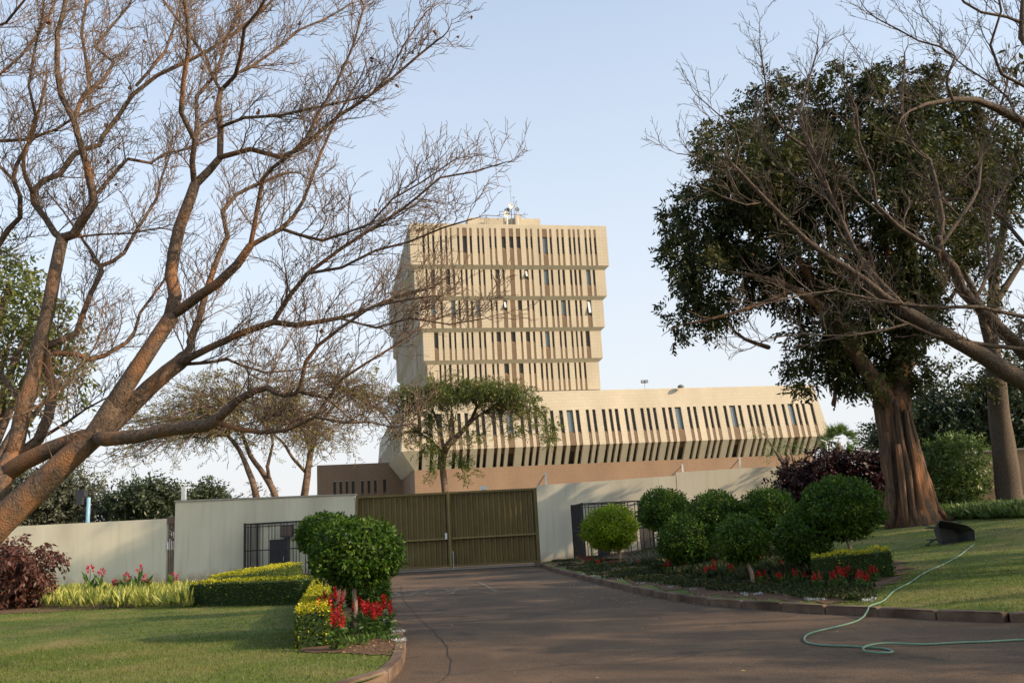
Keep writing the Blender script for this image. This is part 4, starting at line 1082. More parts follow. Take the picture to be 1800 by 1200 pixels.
# buttress strands on the sunlit side and roots
for k, (txt, w0, w1, dy) in enumerate([
  ('1588,690 1600,740 1613,790 1622,830 1632,870 1640,905 1655,925', 8, 20, -.35), ('1592,720 1598,770 1608,830 1618,880 1626,922', 9, 16, -.6),
  ('1600,760 1616,810 1633,850 1644,890 1668,922', 8, 18, -.1), ('1560,760 1566,830 1568,880 1562,930', 10, 15, -.5), ('1580,780 1585,840 1590,890 1592,930', 10, 14, -.75),
  ('1575,700 1582,760 1596,830 1604,900 1608,932', 8, 14, -.7), ('1640,895 1662,910 1690,924', 16, 8, -.2)]):
    n = len(txt.split()); trunk_limb(gt, txt, [w0, w1], dy, dy-.15, 8, .3)
BT = [(1240,400,78),(1215,460,55),(1300,300,85),(1275,255,45),(1380,215,90),(1470,185,75),(1570,195,85),(1655,200,75),(1725,255,70),(1330,400,70),(1430,320,95),(1545,310,95),(1650,330,90),(1745,350,70),(1232,520,48),(1188,562,28),(1262,545,34),(1335,478,48),(1420,450,62),(1510,440,75),(1610,430,80),(1500,550,70),(1465,620,58),(1560,590,58),(1422,655,34),(1600,640,36),(1625,530,48),(1520,670,28),(1400,590,22),(1185,400,22),(1700,440,45),(1450,600,38),(1390,500,45),(1360,470,42),(1460,520,44),(1540,640,40),(1580,520,60),(1390,330,90),(1600,260,80),(1760,300,50),(1330,330,60),(1480,650,34),(1600,560,50)]
rg = np.random.default_rng(5)
Cs = []; Ds = []
for i, (x, y, r) in enumerate(BT):
    dy = rg.uniform(-2.2, 2.4)*(r/80); c = PT(x, y, dy); R = r*YT/F_PX
    n = int(230*(r/50)**2*1.0)
    p, d = blob_pts(c, (R, R*1.15, R), n, rg, .40, max(5, int(n/9)), .20)
    Cs.append(p); Ds.append(unit(d+rg.normal(size=(n, 3))*.5+np.array([0,0,-.15])))
    if r > 40 and i % 2 == 0: limb_to(gt, PT(min(max(x, 1430), 1640)*.6+x*.4, y+90, 0), c, .09, .02, seed=i)
Cc = np.concatenate(Cs); Dc = np.concatenate(Ds)
b_, d_ = sprays(Cc, Dc, 8, .42, .2, .07, rg, .35)
gt.big.v and None
et = empty('leafy_tree', (tb.x, tb.y, tb.z)); tag(et, 'huge dark leafy tree with thick furrowed trunk on the right lawn', 'tree')
def build_grown(g, e, bm, tm):
    lv = e.location
    for q in (g.big, g.tw): q.v = [(a-lv.x, b-lv.y, c-lv.z) for a, b, c in q.v]
    t = g.big.build('trunk', bm, e, True)
    if g.tw.v: g.tw.build('twigs', tm, e, True)
    return t
build_grown(gt, et, M['bark_big'], M['bark_dark'])
o = leaf_obj('crown', b_-np.array(et.location), d_, rg.uniform(.17,.27,len(b_)), rg.uniform(.07,.10,len(b_)), M['dark_leaf'], et)
print('big tree leaves', len(b_))
# ---- second tall tree at the right edge
t2 = G(1778, 893); Y2 = t2.y
e = empty('leafy_tree', t2); tag(e, 'slim tall tree with pale bark at the right edge, behind the barrow', 'tree')
g2 = Grower(31, (.9, .45), (1.6, .6), (.2, .1), minr=.008)
def p2_(txt, ws, dy=0):
    px = [tuple(float(c) for c in t.split(',')) for t in txt.split()]
    pts = [P(x, y, Y2+dy*i/len(px)) for i, (x, y) in enumerate(px)]; a, b = densify(pts, [w_*.5*Y2/F_PX for w_ in ws], .4, .02); g2.big.tube(a, b, 10, rough=.15); return a, b
a = p2_('1782,905 1776,880 1765,800 1756,720 1750,660 1742,610', [54,42,38,34,32,28])
a = p2_('1742,612 1745,540 1750,470 1765,400 1775,330 1790,250', [26,20,17,12,9,6], 1); g2.children(*a, 0)
a = p2_('1748,640 1730,570 1715,520 1695,480 1660,440', [18,15,12,9,5], -1); g2.children(*a, 0)
a = p2_('1746,540 1790,470 1830,420', [14,10,6], 1); g2.children(*a, 0)
a = p2_('1790,905 1782,850 1778,800 1768,760', [10,10,8,6], 0)
build_grown(g2, e, M['bark_r'], M['bark_dark'])
Cs = []; Ds = []
for (x, y, r) in [(1770,420,55),(1795,300,65),(1700,480,36),(1640,580,34),(1685,640,30),(1790,560,42),(1740,520,30),(1830,400,60),(1850,250,80),(1760,620,26),(1775,200,40),(1720,670,22)]:
    c = P(x, y, Y2+rg.uniform(-1.5,1.5)); R = r*Y2/F_PX; n = int(46*(r/50)**2)+20
    p, d = blob_pts(c, R, n, rg, .5, max(4, n//8), .22); Cs.append(p); Ds.append(unit(d+rg.normal(size=(n,3))*.5))
b_, d_ = sprays(np.concatenate(Cs), np.concatenate(Ds), 7, .45, .2, .07, rg, .2)
leaf_obj('crown', b_-np.array(e.location), d_, .22, .09, M['dark_leaf'], e)
# ---- generic crown of lumps on a trunk
def lump_tree(name, label, cat, base, lumps, Y, mat, bm, dens=60, lsz=(.3,.13), k=6, group=None, trunk=True, spr=.5, cs=.3, droop=.2, seed=0, shell=.5):
    rg = np.random.default_rng(seed+50)
    e = empty(name, base); tag(e, label, cat, group)
    Cs = []; Ds = []; g = Grower(seed, (9,), (1,), (0,), minr=.01)
    b = Vector(base)
    for i, (x, y, r) in enumerate(lumps):
        c = P(x, y, Y+rg.uniform(-.5,.5)*r*Y/F_PX); R = r*Y/F_PX; n = int(dens*(r/50)**2)+12
        p, d = blob_pts(c, (R, R, R*.9), n, rg, shell, max(4, n//8), cs); Cs.append(p); Ds.append(unit(d+rg.normal(size=(n,3))*.4))
        if trunk:
            mid_ = Vector((b.x+(c.x-b.x)*.15, b.y, b.z+(c.z-b.z)*.45)); L = (c-mid_).length
            g.big.tube([b, b.lerp(mid_, .6)+Vector((.03*L,0,0)), mid_, mid_.lerp(c, .5)+Vector((0,0,.06*L)), c], [.05*L+.02, .04*L+.02, .03*L+.02, .02*L+.01, .01], 6, rough=.15)
    C = np.concatenate(Cs); Dd = np.concatenate(Ds)
    b_, d_ = sprays(C, Dd, k, spr, 0, 0, rg, droop)
    if trunk:
        g.big.v = [(p-b.x, q-b.y, r-b.z) for p, q, r in g.big.v]; g.big.build('trunk', bm, e, True)
    leaf_obj('crown', b_-np.array(base), d_, rg.uniform(.75,1.25,len(b_))*lsz[0], rg.uniform(.75,1.25,len(b_))*lsz[1], mat, e)
    return e
def B(x, Y): q = P(x, 900, Y); return (q.x, q.y, 0)
lump_tree('broadleaf_tree', 'green leaved tree behind the bare branches at the left edge', 'tree', B(-60, 30), [(30,560,60),(80,600,55),(120,650,42),(20,470,38),(35,650,60),(-30,600,70),(70,530,42),(130,600,26),(5,510,50),(60,690,35)], 30, M['olive_leaf'], M['bark_dark'], 85, (.24,.09), seed=1)
lump_tree('broadleaf_tree', 'grey green distant tree behind the low wall and blue pole at far left', 'tree', B(80, 75), [(40,870,42),(95,850,38),(140,880,36),(10,890,40),(120,905,30),(60,905,40),(160,900,22),(80,880,40)], 75, M['fargrey_leaf'], M['bark_dark'], 700, (.34,.16), seed=2, spr=.8, cs=.5)
lump_tree('broadleaf_tree', 'dark round topped tree behind the slatted gate', 'tree', B(262, 75), [(262,875,36),(225,885,32),(292,885,30),(250,900,34),(205,905,22),(280,905,30)], 75, M['far_leaf'], M['bark_dark'], 800, (.34,.16), seed=3, spr=.8, cs=.4)
lump_tree('broadleaf_tree', 'low dark tree just right of the white square post', 'tree', B(355, 80), [(345,872,22),(375,868,20),(400,880,18),(330,885,20),(365,890,26)], 80, M['far_leaf'], M['bark_dark'], 800, (.34,.16), seed=4, spr=.7, cs=.4)
lump_tree('broadleaf_tree', 'dark rounded tree beyond the trunk of the huge leafy tree', 'tree', B(1660, 62), [(1640,725,38),(1600,760,40),(1680,735,46),(1650,790,45),(1600,800,40),(1560,775,26),(1715,770,40),(1620,690,20)], 62, M['far_leaf'], M['bark_dark'], 520, (.34,.15), seed=5, spr=.7, cs=.4)
lump_tree('broadleaf_tree', 'dark tree rising above the brown wall at the right edge', 'tree', B(1780, 60), [(1740,720,40),(1790,700,50),(1800,770,50),(1745,775,36),(1840,740,60),(1720,690,26),(1770,650,24)], 60, M['far_leaf'], M['bark_dark'], 520, (.34,.15), seed=6, spr=.7, cs=.4)
lump_tree('broadleaf_tree', 'small dark tree between the wing corner and the huge trunk', 'tree', B(1530, 85), [(1530,775,24),(1510,785,20),(1555,790,24),(1545,765,16)], 85, M['far_leaf'], M['bark_dark'], 260, (.34,.15), seed=7, spr=.7, cs=.35)
# palm by the wing corner
c = P(1474, 778, 80); e = empty('palm_tree', (c.x, c.y, 0)); tag(e, 'palm crown just right of the wing corner', 'palm')
m = MB(); m.tube([(0,0,0),(.1,0,c.z*.5),(0,0,c.z)], [.3,.22,.2], 8, rough=.2); m.build('trunk', M['bark_dark'], e, True)
Vc = []; Vd = []
for i in range(46):
    az = rnd.random()*6.28; el = rnd.uniform(-.7, 1.3); d = Vector((math.cos(az)*math.cos(el), math.sin(az)*math.cos(el), math.sin(el))); L = rnd.uniform(.8, 1.2)
    tip = Vector((0,0,c.z))+d*L
    for k in range(16):
        a = (k-7.5)*.16; sd = d.orthogonal().normalized(); sd.rotate(Matrix.Rotation(i*1.3, 3, d))
        v = (d*math.cos(a)+sd*math.sin(a)).normalized(); Vc.append(tip[:]); Vd.append((v+Vector((0,0,-.25))).normalized()[:])
leaf_obj('crown', np.array(Vc), np.array(Vd), .95, .09, M['shrub_leaf'], e)
# wispy shrub in front of the wing
lump_tree('wispy_tree', 'thin feathery grey green tree before the right end of the wing', 'tree', (P(1405, 820, 46).x, 46, .3), [(1350,772,20),(1385,775,24),(1425,790,26),(1405,800,22),(1440,775,16),(1370,795,16),(1340,760,12)], 46, M['shrub_leaf'], M['bark_dark'], 60, (.14,.025), k=10, seed=8, spr=.5, cs=.25)
# shrubs at right
gx = G(1668, 905)
lump_tree('green_shrub', 'tall glossy green shrub right of the huge trunk', 'shrub', gx, [(1660,820,38),(1690,850,40),(1650,870,40),(1700,800,30),(1640,800,26),(1690,880,30),(1725,830,20),(1665,780,22),(1640,840,36),(1670,895,24)], gx.y+1.5, M['shrub_leaf'], M['bark_dark'], 420, (.19,.07), seed=9, spr=.35, cs=.2, trunk=False)
lump_tree('maroon_shrub', 'wide dark maroon shrub between the sunlit wall and the huge trunk', 'shrub', G(1470, 935), [(1400,850,34),(1440,830,34),(1490,825,34),(1530,840,36),(1420,880,40),(1480,870,45),(1540,880,36),(1390,890,30),(1450,910,40),(1520,915,36),(1395,830,18),(1560,850,20),(1515,822,28),(1552,818,24),(1470,812,24),(1440,870,40),(1400,920,30),(1500,900,40)], 36, M['maroon_dk'], M['bark_dark'], 520, (.17,.09), seed=10, spr=.3, cs=.18, trunk=False)
gx = Vector((P(35,1060,27).x, 27, gh(P(35,1060,27).x, 27)))
lump_tree('maroon_shrub', 'drooping maroon leaved shrub in front of the low wall at far left', 'shrub', gx, [(35,985,34),(66,990,24),(10,1010,34),(50,1020,34),(-20,990,40),(80,968,10),(80,1010,14),(20,1040,28),(60,1045,18),(40,960,16),(92,975,7)], 27, M['maroon'], M['bark_dark'], 210, (.17,.075), seed=11, spr=.26, cs=.13, droop=.9)
# ---- umbrella shaped acacias
def acacia(name, label, Y, base_px, trunks, dome, leafmat, n_t, seed, dens, lf=(.17,.055), twist=1.0, blobs=None, dens2=0, leaf2=None):
    g = Grower(seed, (.7, .35, .25), (1.7, .8, .45), (.05, .05, .0), minr=.009, spread=1.1)
    bx = P(base_px[0], base_px[1], Y); e = empty(name, (bx.x, bx.y, 0)); tag(e, label, 'tree', None)
    ends = []
    for txt, ws in trunks:
        px = [tuple(float(c) for c in t.split(',')) for t in txt.split()]
        pts = [P(x, y, Y+(.8*math.sin(i*1.3+seed) if i else 0)) for i, (x, y) in enumerate(px)]
        if txt.startswith('*'): pass
        a, b = densify(pts, [w_*.39*Y/F_PX for w_ in ws], .5, .03); g.big.tube(a, b, 8, rough=.12); ends.append(a[-1])
    first = trunks[0][0].split()[0].split(','); 
    cx, cy, rx, ry = dome; rr = random.Random(seed)
    R = rx*Y/F_PX
    for i in range(n_t):
        an = rr.uniform(0, 6.28); q = rr.random()**.5
        x = cx+rx*q*math.cos(an); dz = -ry*(q**2.2); y = cy-dz-(x-cx)*.05+rr.uniform(-4, 26)
        tip = P(x, y, Y+R*.75*q*math.sin(an))
        s_ = min(ends, key=lambda v: (Vector((v.x,v.y,0))-Vector((tip.x,tip.y,0))).length+abs(v.z-tip.z)*.3)
        limb_to(g, s_, tip, .035+.008*(tip-s_).length, .014, sag=-.10*twist, seed=i+seed*50, n=7)
    # dense tips with fine drooping leaves
    T = g.tips; rg = np.random.default_rng(seed)
    sel = [T[i] for i in rg.choice(len(T), int(len(T)*dens), replace=False)]
    C = np.array([t[0][:] for t in sel]); Dd = unit(np.array([t[1][:] for t in sel])*np.array([1,1,.4])+rg.normal(size=(len(sel),3))*.5)
    b_, d_ = sprays(C, Dd, 9, .42, 0, 0, rg, .3)
    b_ -= np.array(e.location)
    build_grown(g, e, M['bark_dark'], M['bark_twig_r'])
    leaf_obj('crown', b_, d_, rg.uniform(.7,1.3,len(b_))*lf[0], lf[1], leafmat, e)
    if blobs:
        Cs = []; Ds = []
        for (x, y, r, fl) in blobs:
            c = P(x, y, Y+rg.uniform(-2,2)); R_ = r*Y/F_PX; n = int(dens2*(r/30)**2)+8
            p, d = blob_pts(c, (R_, R_*1.3, R_*fl), n, rg, .6, max(4, n//7), .2); Cs.append(p); Ds.append(unit(d*np.array([1,1,.3])+rg.normal(size=(n,3))*.5))
        b_, d_ = sprays(np.concatenate(Cs), np.concatenate(Ds), 10, .5, 0, 0, rg, .3)
        leaf_obj('leaf_sprays', b_-np.array(e.location), d_, lf[0]*1.25, lf[1]*1.2, leaf2 or leafmat, e)
    print(label[:20], len(g.tw.f), len(T)); return e
acacia('acacia_tree', 'flat topped dry acacia leaning left behind the tall cream wall', 52, (470, 900),
  [('452,890 448,860 436,825 420,790 400,765', [17,15,13,10,8]), ('486,890 482,865 465,835 440,800 425,760 410,725', [17,15,13,11,8,6]), ('482,865 470,820 480,780 470,740', [9,8,6,5])],
  (400, 655, 225, 130), M['acacia_leaf'], 110, 41, .28, blobs=[(380,665,26,.4),(340,690,24,.4),(230,790,20,.4),(470,860,18,.5)], dens2=26)
acacia('acacia_tree', 'dry acacia with a pale straight trunk just left of the annexe', 58, (535, 900),
  [('532,890 538,850 545,800 547,790', [18,16,14,14]), ('547,792 535,760 520,730 505,700', [11,9,7,5]), ('547,792 560,750 585,715 610,690', [11,9,7,5]), ('538,830 515,805 495,775 470,755', [8,7,6,5])],
  (570, 645, 150, 120), M['acacia_leaf'], 90, 42, .28, blobs=[(650,650,22,.4),(600,690,24,.4)], dens2=22)
acacia('acacia_tree', 'small green flat crowned acacia rising behind the olive gate', 60, (784, 900),
  [('786,890 783,865 778,820 780,795 792,775', [18,16,15,17,15]), ('792,780 815,755 830,735 838,715', [13,12,9,7]), ('780,795 775,760 765,730 755,710', [9,7,6,5]), ('815,757 835,735 850,725', [7,6,4]), ('780,800 760,775 735,760', [6,5,3])],
  (825, 672, 130, 75), M['acacia_leaf'], 46, 43, .5,
  blobs=[(755,682,34,.35),(810,680,36,.4),(865,682,36,.45),(905,692,32,.4),(935,715,26,.7),(962,748,20,.9),(966,772,12,.8),(715,690,26,.35),(690,700,18,.35),(780,700,36,.3),(730,715,26,.35),(740,760,18,.4),(840,690,30,.35),(885,710,26,.4),(770,740,18,.3),(810,805,16,.9),(765,830,14,1.4),(745,790,20,.5),(835,765,14,.5),(905,760,14,.5),(820,835,10,.8)], dens2=150, leaf2=M['acacia_green'])
# ---- trees just outside the frame at right, whose crowns shade the drive
def side_tree(x, y, h, R, n, seed, label):
    rg = np.random.default_rng(seed); g = Grower(seed, (1.0, .5), (1.6, .7), (.2,.1), minr=.01); z0 = gh(x, y)
    e = empty('leafy_tree', (x, y, z0)); tag(e, label, 'tree')
    top = Vector((x+.3, y, z0+h*.45)); g.big.tube([(x,y,z0-.1),(x+.1,y,z0+h*.2),tuple(top)], [.4,.3,.26], 10, rough=.2)
    Cs = []; Ds = []
    for i in range(14):
        an = rg.uniform(0, 6.28); q = R*rg.random()**.5; c = Vector((x+q*math.cos(an), y+q*math.sin(an), z0+h*rg.uniform(.55, .95)))
        limb_to(g, top, c, .12, .02, seed=i+seed)
        r = rg.uniform(.8, 1.5); p, d = blob_pts(c, (r*1.4, r*1.4, r*.7), n, rg, .5, n//8, .22); Cs.append(p); Ds.append(d)
    b_, d_ = sprays(np.concatenate(Cs), np.concatenate(Ds), 7, .45, 0, 0, rg, .3)
    build_grown(g, e, M['bark_big'], M['bark_dark'])
    leaf_obj('crown', b_-np.array(e.location), d_, .22, .085, M['dark_leaf'], e); return e
st = side_tree(25, 9.5, 13, 6, 170, 61, 'leafy tree outside the right edge of the picture nearest the road')
side_tree(16, 15.5, 12, 4.2, 100, 64, 'leafy tree outside the right edge of the picture, between kerb and lawn')
side_tree(20.5, 21, 9, 3.8, 190, 66, 'smaller leafy tree outside the right edge of the picture on the lawn')
side_tree(21, 1.0, 10, 4.5, 190, 62, 'leafy tree outside the right edge of the picture beside the camera')
side_tree(29, 24, 14, 6, 260, 63, 'leafy tree outside the right edge of the picture behind the lawn')
for x, y, rz, l in ((-7,-9,1,'unseen leafy tree added behind the camera to the left'),(9,-12,2,'unseen leafy tree added behind the camera to the right'),(-23,-2,3,'unseen leafy tree added outside the left edge beside the road'),(20,-10,4,'unseen leafy tree added behind the camera at the far right')):
    c = copy_tree(st); c.location = (x, y, 0); c.rotation_euler = (0,0,rz); c['label'] = l  # unseen copies added to block sky light from the foreground
# ------------------------------------------------------------------ topiary balls
def topiary(cx, cy, rx, ry, Y=None, base=None, label='', mat=None, nl=1.0, fork=False, seed=0, lean=0):
    rg = np.random.default_rng(seed+200)
    if base is not None: b = G(*base); Y = b.y
    c = P(cx, cy+ry*.06, Y)
    if base is None: b = Vector((c.x, c.y, gh(c.x, c.y)))
    s_ = Y/F_PX*.96; R = np.array((rx*s_, rx*s_, ry*s_))
    e = empty('topiary_tree', b); tag(e, label, 'topiary', 'round clipped ficus trees beside the drive')
    lc = c-b
    m = MB(); top = lc-Vector((0,0,R[2]*.3))
    if fork:
        k = Vector((.02,0,top.z*.42)); m.tube([(0,0,-.05), k], [.055,.045], 8, rough=.15)
        for d in (-.22, .1, .28): m.tube([k, k+Vector((d*.5,0,.15)), Vector((top.x+d,0,top.z))], [.035,.028,.02], 6)
    else:
        m.tube([Vector((0,0,-.05)), Vector((top.x*.25+.02, top.y*.3, top.z*.35)), Vector((top.x*.6-.015, top.y*.6, top.z*.7)), top], [.045,.038,.034,.03], 8, rough=.15)
    for i in range(5):
        a = i*1.26+seed; m.tube([top-Vector((0,0,R[2]*.4)), top+Vector((math.cos(a)*R[0]*.5, math.sin(a)*R[0]*.5, R[2]*.35))], [.02,.008], 5)
    m.build('stem', M['bark_pale'], e, True)
    # solid inner mass, coloured dark to stand in for shade inside the crown
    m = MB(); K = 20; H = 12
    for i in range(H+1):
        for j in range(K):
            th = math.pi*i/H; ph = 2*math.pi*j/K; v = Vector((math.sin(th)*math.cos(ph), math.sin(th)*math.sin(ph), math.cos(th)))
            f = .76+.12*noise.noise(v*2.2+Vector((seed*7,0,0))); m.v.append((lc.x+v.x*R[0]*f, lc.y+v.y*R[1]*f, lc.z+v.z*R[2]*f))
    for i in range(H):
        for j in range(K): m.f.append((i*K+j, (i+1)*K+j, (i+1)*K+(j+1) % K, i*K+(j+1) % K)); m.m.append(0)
    n = int(5200*nl*(R[0]/.7)**2)
    d = rdir(n, rg)
    bump = np.array([noise.noise(Vector(q)*2.2+Vector((seed*7,0,0)))*.18+noise.noise(Vector(q)*5+Vector((seed*3,0,0)))*.09 for q in d])
    rad = .95+bump-.2*rg.random(n)**1.5+.09*(rg.random(n) > .95)
    sh = rg.random(n) > .985; rad = rad+sh*rg.random(n)*.16
    sq = np.where(d[:, 2] < -.15, .86, 1.0)[:, None]*np.array([0,0,1.])+np.array([1,1,0.])
    pts = d*sq*rad[:, None]*R+np.array(lc)
    dd = unit(d*.6+rg.normal(size=(n,3))*.7+np.array([0,0,-.1]))
    cr = leaf_obj('crown', pts, dd, rg.uniform(.06,.105,n), rg.uniform(.03,.05,n), mat or M['topiary'], e, nrm=unit(d+rg.normal(size=(n,3))*.6))
    m.build('shade_core', M['core'], cr, True)
    return e
topiary(626, 970, 84, 68, base=(622,1113), label='large round clipped tree at the left kerb, biggest in the picture, over red flowers', seed=1, nl=1.15)
topiary(572, 938, 52, 42, Y=18.5, label='clipped round tree crown behind the upper left of the largest one', seed=2)
topiary(648, 1043, 40, 40, Y=19.5, label='low clipped round tree behind the stem of the largest one', seed=3)
topiary(1073, 928, 52, 44, base=(1090,985), label='bright yellow green clipped tree with forked stem before the right cage', mat=M['topiary2'], fork=True, seed=4)
topiary(1168, 897, 49, 42, Y=27, label='clipped round dark tree just right of the bright yellow green one', seed=5)
topiary(1207, 948, 54, 48, Y=23.5, label='low clipped round tree in the gap below the second and third high crowns', seed=6)
topiary(1259, 905, 52, 46, base=(1276,994), label='clipped round tree third from the left of the high crowns right of the gate', seed=7)
topiary(1304, 948, 50, 46, base=(1325,1028), label='low clipped round tree fourth along the kerb with pale stem in the bed', seed=8)
topiary(1352, 902, 58, 50, base=(1381,985), label='clipped round tree immediately left of the biggest right hand crown', seed=9)
topiary(1410, 945, 52, 50, Y=18.5, label='low clipped round tree tucked against the left of the biggest right hand crown', seed=10)
topiary(1477, 893, 74, 60, base=(1503,1003), label='biggest clipped round tree right of the gate, on a pale stem by the lawn', seed=11, nl=1.1)
# ------------------------------------------------------------------ hedges
def hedge(name, label, path, w, h, goldtop=True, gold_side=0.0, seed=0, dens=900):
    rg = np.random.default_rng(seed+300); pts = [Vector((x, y, 0)) for x, y in path]
    o0 = pts[0].copy(); o0.z = gh(o0.x, o0.y); e = empty(name, o0); tag(e, label, 'hedge')
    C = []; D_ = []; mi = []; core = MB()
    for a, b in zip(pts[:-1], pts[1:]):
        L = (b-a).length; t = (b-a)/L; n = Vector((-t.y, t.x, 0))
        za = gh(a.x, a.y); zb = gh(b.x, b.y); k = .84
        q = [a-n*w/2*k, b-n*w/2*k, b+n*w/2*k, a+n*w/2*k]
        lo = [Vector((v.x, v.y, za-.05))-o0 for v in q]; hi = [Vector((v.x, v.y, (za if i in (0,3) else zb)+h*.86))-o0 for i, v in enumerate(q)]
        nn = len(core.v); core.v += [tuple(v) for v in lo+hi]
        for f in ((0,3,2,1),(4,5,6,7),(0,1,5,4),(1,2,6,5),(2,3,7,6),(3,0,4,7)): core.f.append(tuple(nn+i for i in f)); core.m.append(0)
        for (area, fn, nv, top) in ((L*w, lambda u, v: a+t*L*u+n*w*(v-.5)+Vector((0,0,h)), Vector((0,0,1)), 1), (L*h, lambda u, v: a+t*L*u-n*w/2+Vector((0,0,h*v)), -n, 0),
                               (L*h, lambda u, v: a+t*L*u+n*w/2+Vector((0,0,h*v)), n, 0), (w*h, lambda u, v: a+n*w*(u-.5)+Vector((0,0,h*v)), -t, 0), (w*h, lambda u, v: b+n*w*(u-.5)+Vector((0,0,h*v)), t, 0)):
            for _ in range(int(area*dens)):
                u, v = rg.random(2); p = fn(u, v); p.z += za+(zb-za)*u
                off = .05*noise.noise(p*3)+.03*noise.noise(p*9)-.06*rg.random()**2
                p = p+nv*off-o0; C.append(p[:]); dv = nv*.6+Vector(rg.normal(size=3))*.6; D_.append(dv[:])
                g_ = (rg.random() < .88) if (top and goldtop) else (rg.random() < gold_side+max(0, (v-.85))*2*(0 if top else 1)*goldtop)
                mi.append(1 if g_ else 0)
    C = np.array(C); D_ = unit(np.array(D_)); 
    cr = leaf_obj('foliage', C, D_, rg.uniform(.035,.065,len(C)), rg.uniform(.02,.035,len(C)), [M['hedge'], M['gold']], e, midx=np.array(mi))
    core.build('shade_core', M['core'], cr)  # core coloured dark for the shade behind the hedge leaves
    return e
hA = G(338, 1066); hB = G(553, 1062)
hedge('clipped_hedge', 'low dark clipped hedge running along the far side of the left lawn', [(hA.x, hA.y+.35), (hB.x-.25, hB.y+.35)], .55, .60, True, .02, 1, 800)
hC = G(430, 1040)
hedge('clipped_hedge', 'short golden topped hedge running back to the wall beside the left cage', [(hA.x+.5, hA.y+.8), (hC.x+.3, hC.y+4.5)], .8, .70, True, .05, 2, 700)
q0 = G(541, 1143); q1 = G(572, 1058)
hedge('clipped_hedge', 'golden clipped hedge running from the lawn edge back along the left flower bed', [(q0.x+.0, q0.y+.25), (q1.x-.05, q1.y)], .42, .50, True, .14, 3, 1500)
q0 = G(1452, 1030); q1 = G(1588, 1016)
hedge('clipped_hedge', 'low golden topped hedge behind the biggest right hand round tree', [(q0.x, q0.y+.6), (q1.x, q1.y+.5)], .5, .5, True, .04, 4, 900)
# ------------------------------------------------------------------ flowers
def salvia_mesh(rg, red=True):
    """one plant: (stem+leaf arrays)"""
    C = []; D_ = []; MI = []; L = []; W = []
    for k in range(rg.integers(5, 9)):
        a = rg.uniform(0, 6.28); r = rg.uniform(.02, .12); top = rg.uniform(.30, .46); x, y = r*math.cos(a), r*math.sin(a)
        for j in range(13):
            z = top*.62*j/13; an = rg.uniform(0, 6.28); C.append((x, y, z+.02)); D_.append((math.cos(an), math.sin(an), rg.uniform(-.1,.5))); MI.append(0); L.append(.085); W.append(.045)
        nf = 26
        for j in range(nf):
            z = top*.62+ (top*.38)*j/nf; an = rg.uniform(0, 6.28); C.append((x, y, z)); D_.append((math.cos(an), math.sin(an), .7)); MI.append(1); L.append(.042*(1.2-.6*j/nf)); W.append(.02)
    return np.array(C), unit(np.array(D_)), np.array(MI), np.array(L), np.array(W)
protos = []
for k in range(4):
    C, D_, MI, L, W = salvia_mesh(np.random.default_rng(400+k)); protos.append((C, D_, MI, L, W))
def plant(name, proto, loc, scale, rz, label, cat, group, mats, first={}):
    key = (name, proto)
    if key not in first:
        C, D_, MI, L, W = proto_sets[name][proto]
        leaf = leaf_obj('foliage', C[MI == 0], D_[MI == 0], L[MI == 0], W[MI == 0], mats[0])
        fl = leaf_obj('flower_spike', C[MI == 1], D_[MI == 1], L[MI == 1], W[MI == 1], mats[1])
        first[key] = (leaf, fl); S.collection.objects.unlink(leaf); S.collection.objects.unlink(fl)
    e = empty(name, loc, rz); e.scale = (scale,)*3; tag(e, label, cat, group)
    for s_ in first[key]:
        c = s_.copy(); S.collection.objects.link(c); c.parent = e
    return e
proto_sets = {'red_salvia': protos}
# left bed, picture positions of the flower spikes' feet
pl = [(580,1130,1.25),(600,1128,1.2),(615,1134,1.0),(596,1142,1.1),(640,1128,1.1),(652,1122,1.2),(665,1118,1.15),(678,1112,1.1),(658,1108,1.1),(585,1118,1.25),(608,1112,1.2),(628,1112,1.1),(645,1100,1.0),(590,1100,1.3),(575,1110,1.3)]
pl = [(x, y, s_*1.12) for i, (x, y, s_) in enumerate(pl) if i not in (1, 2, 4, 6, 8, 10)]
for i, (x, y, s_) in enumerate(pl):
    v = G(x, y); plant('red_salvia', i % 4, v, s_, i*1.7, 'red flowering salvia in the bed under the largest clipped round tree', 'flower', 'red salvias under the largest round tree', (M['green'], M['red']))
rr = random.Random(77)
pr = [(1020,988),(1040,992),(1052,1000),(1060,992),(1075,998),(1030,996),(1112,992),(1125,996)]
for x0, x1, y0, n in ((1160,1240,1004,5),(1240,1330,1012,8),(1330,1420,1022,9),(1420,1545,1030,11),(1200,1300,992,6),(1340,1420,1000,5)):
    for k in range(n): pr.append((rr.uniform(x0, x1), y0+rr.uniform(-8, 8)))
for i, (x, y) in enumerate(pr):
    v = G(x, y); plant('red_salvia', i % 4, v, rr.uniform(.45, .85), i*2.1, 'red flowering salvia in the long bed under the row of round trees', 'flower', 'red salvias under the row of round trees', (M['green'], M['red']))
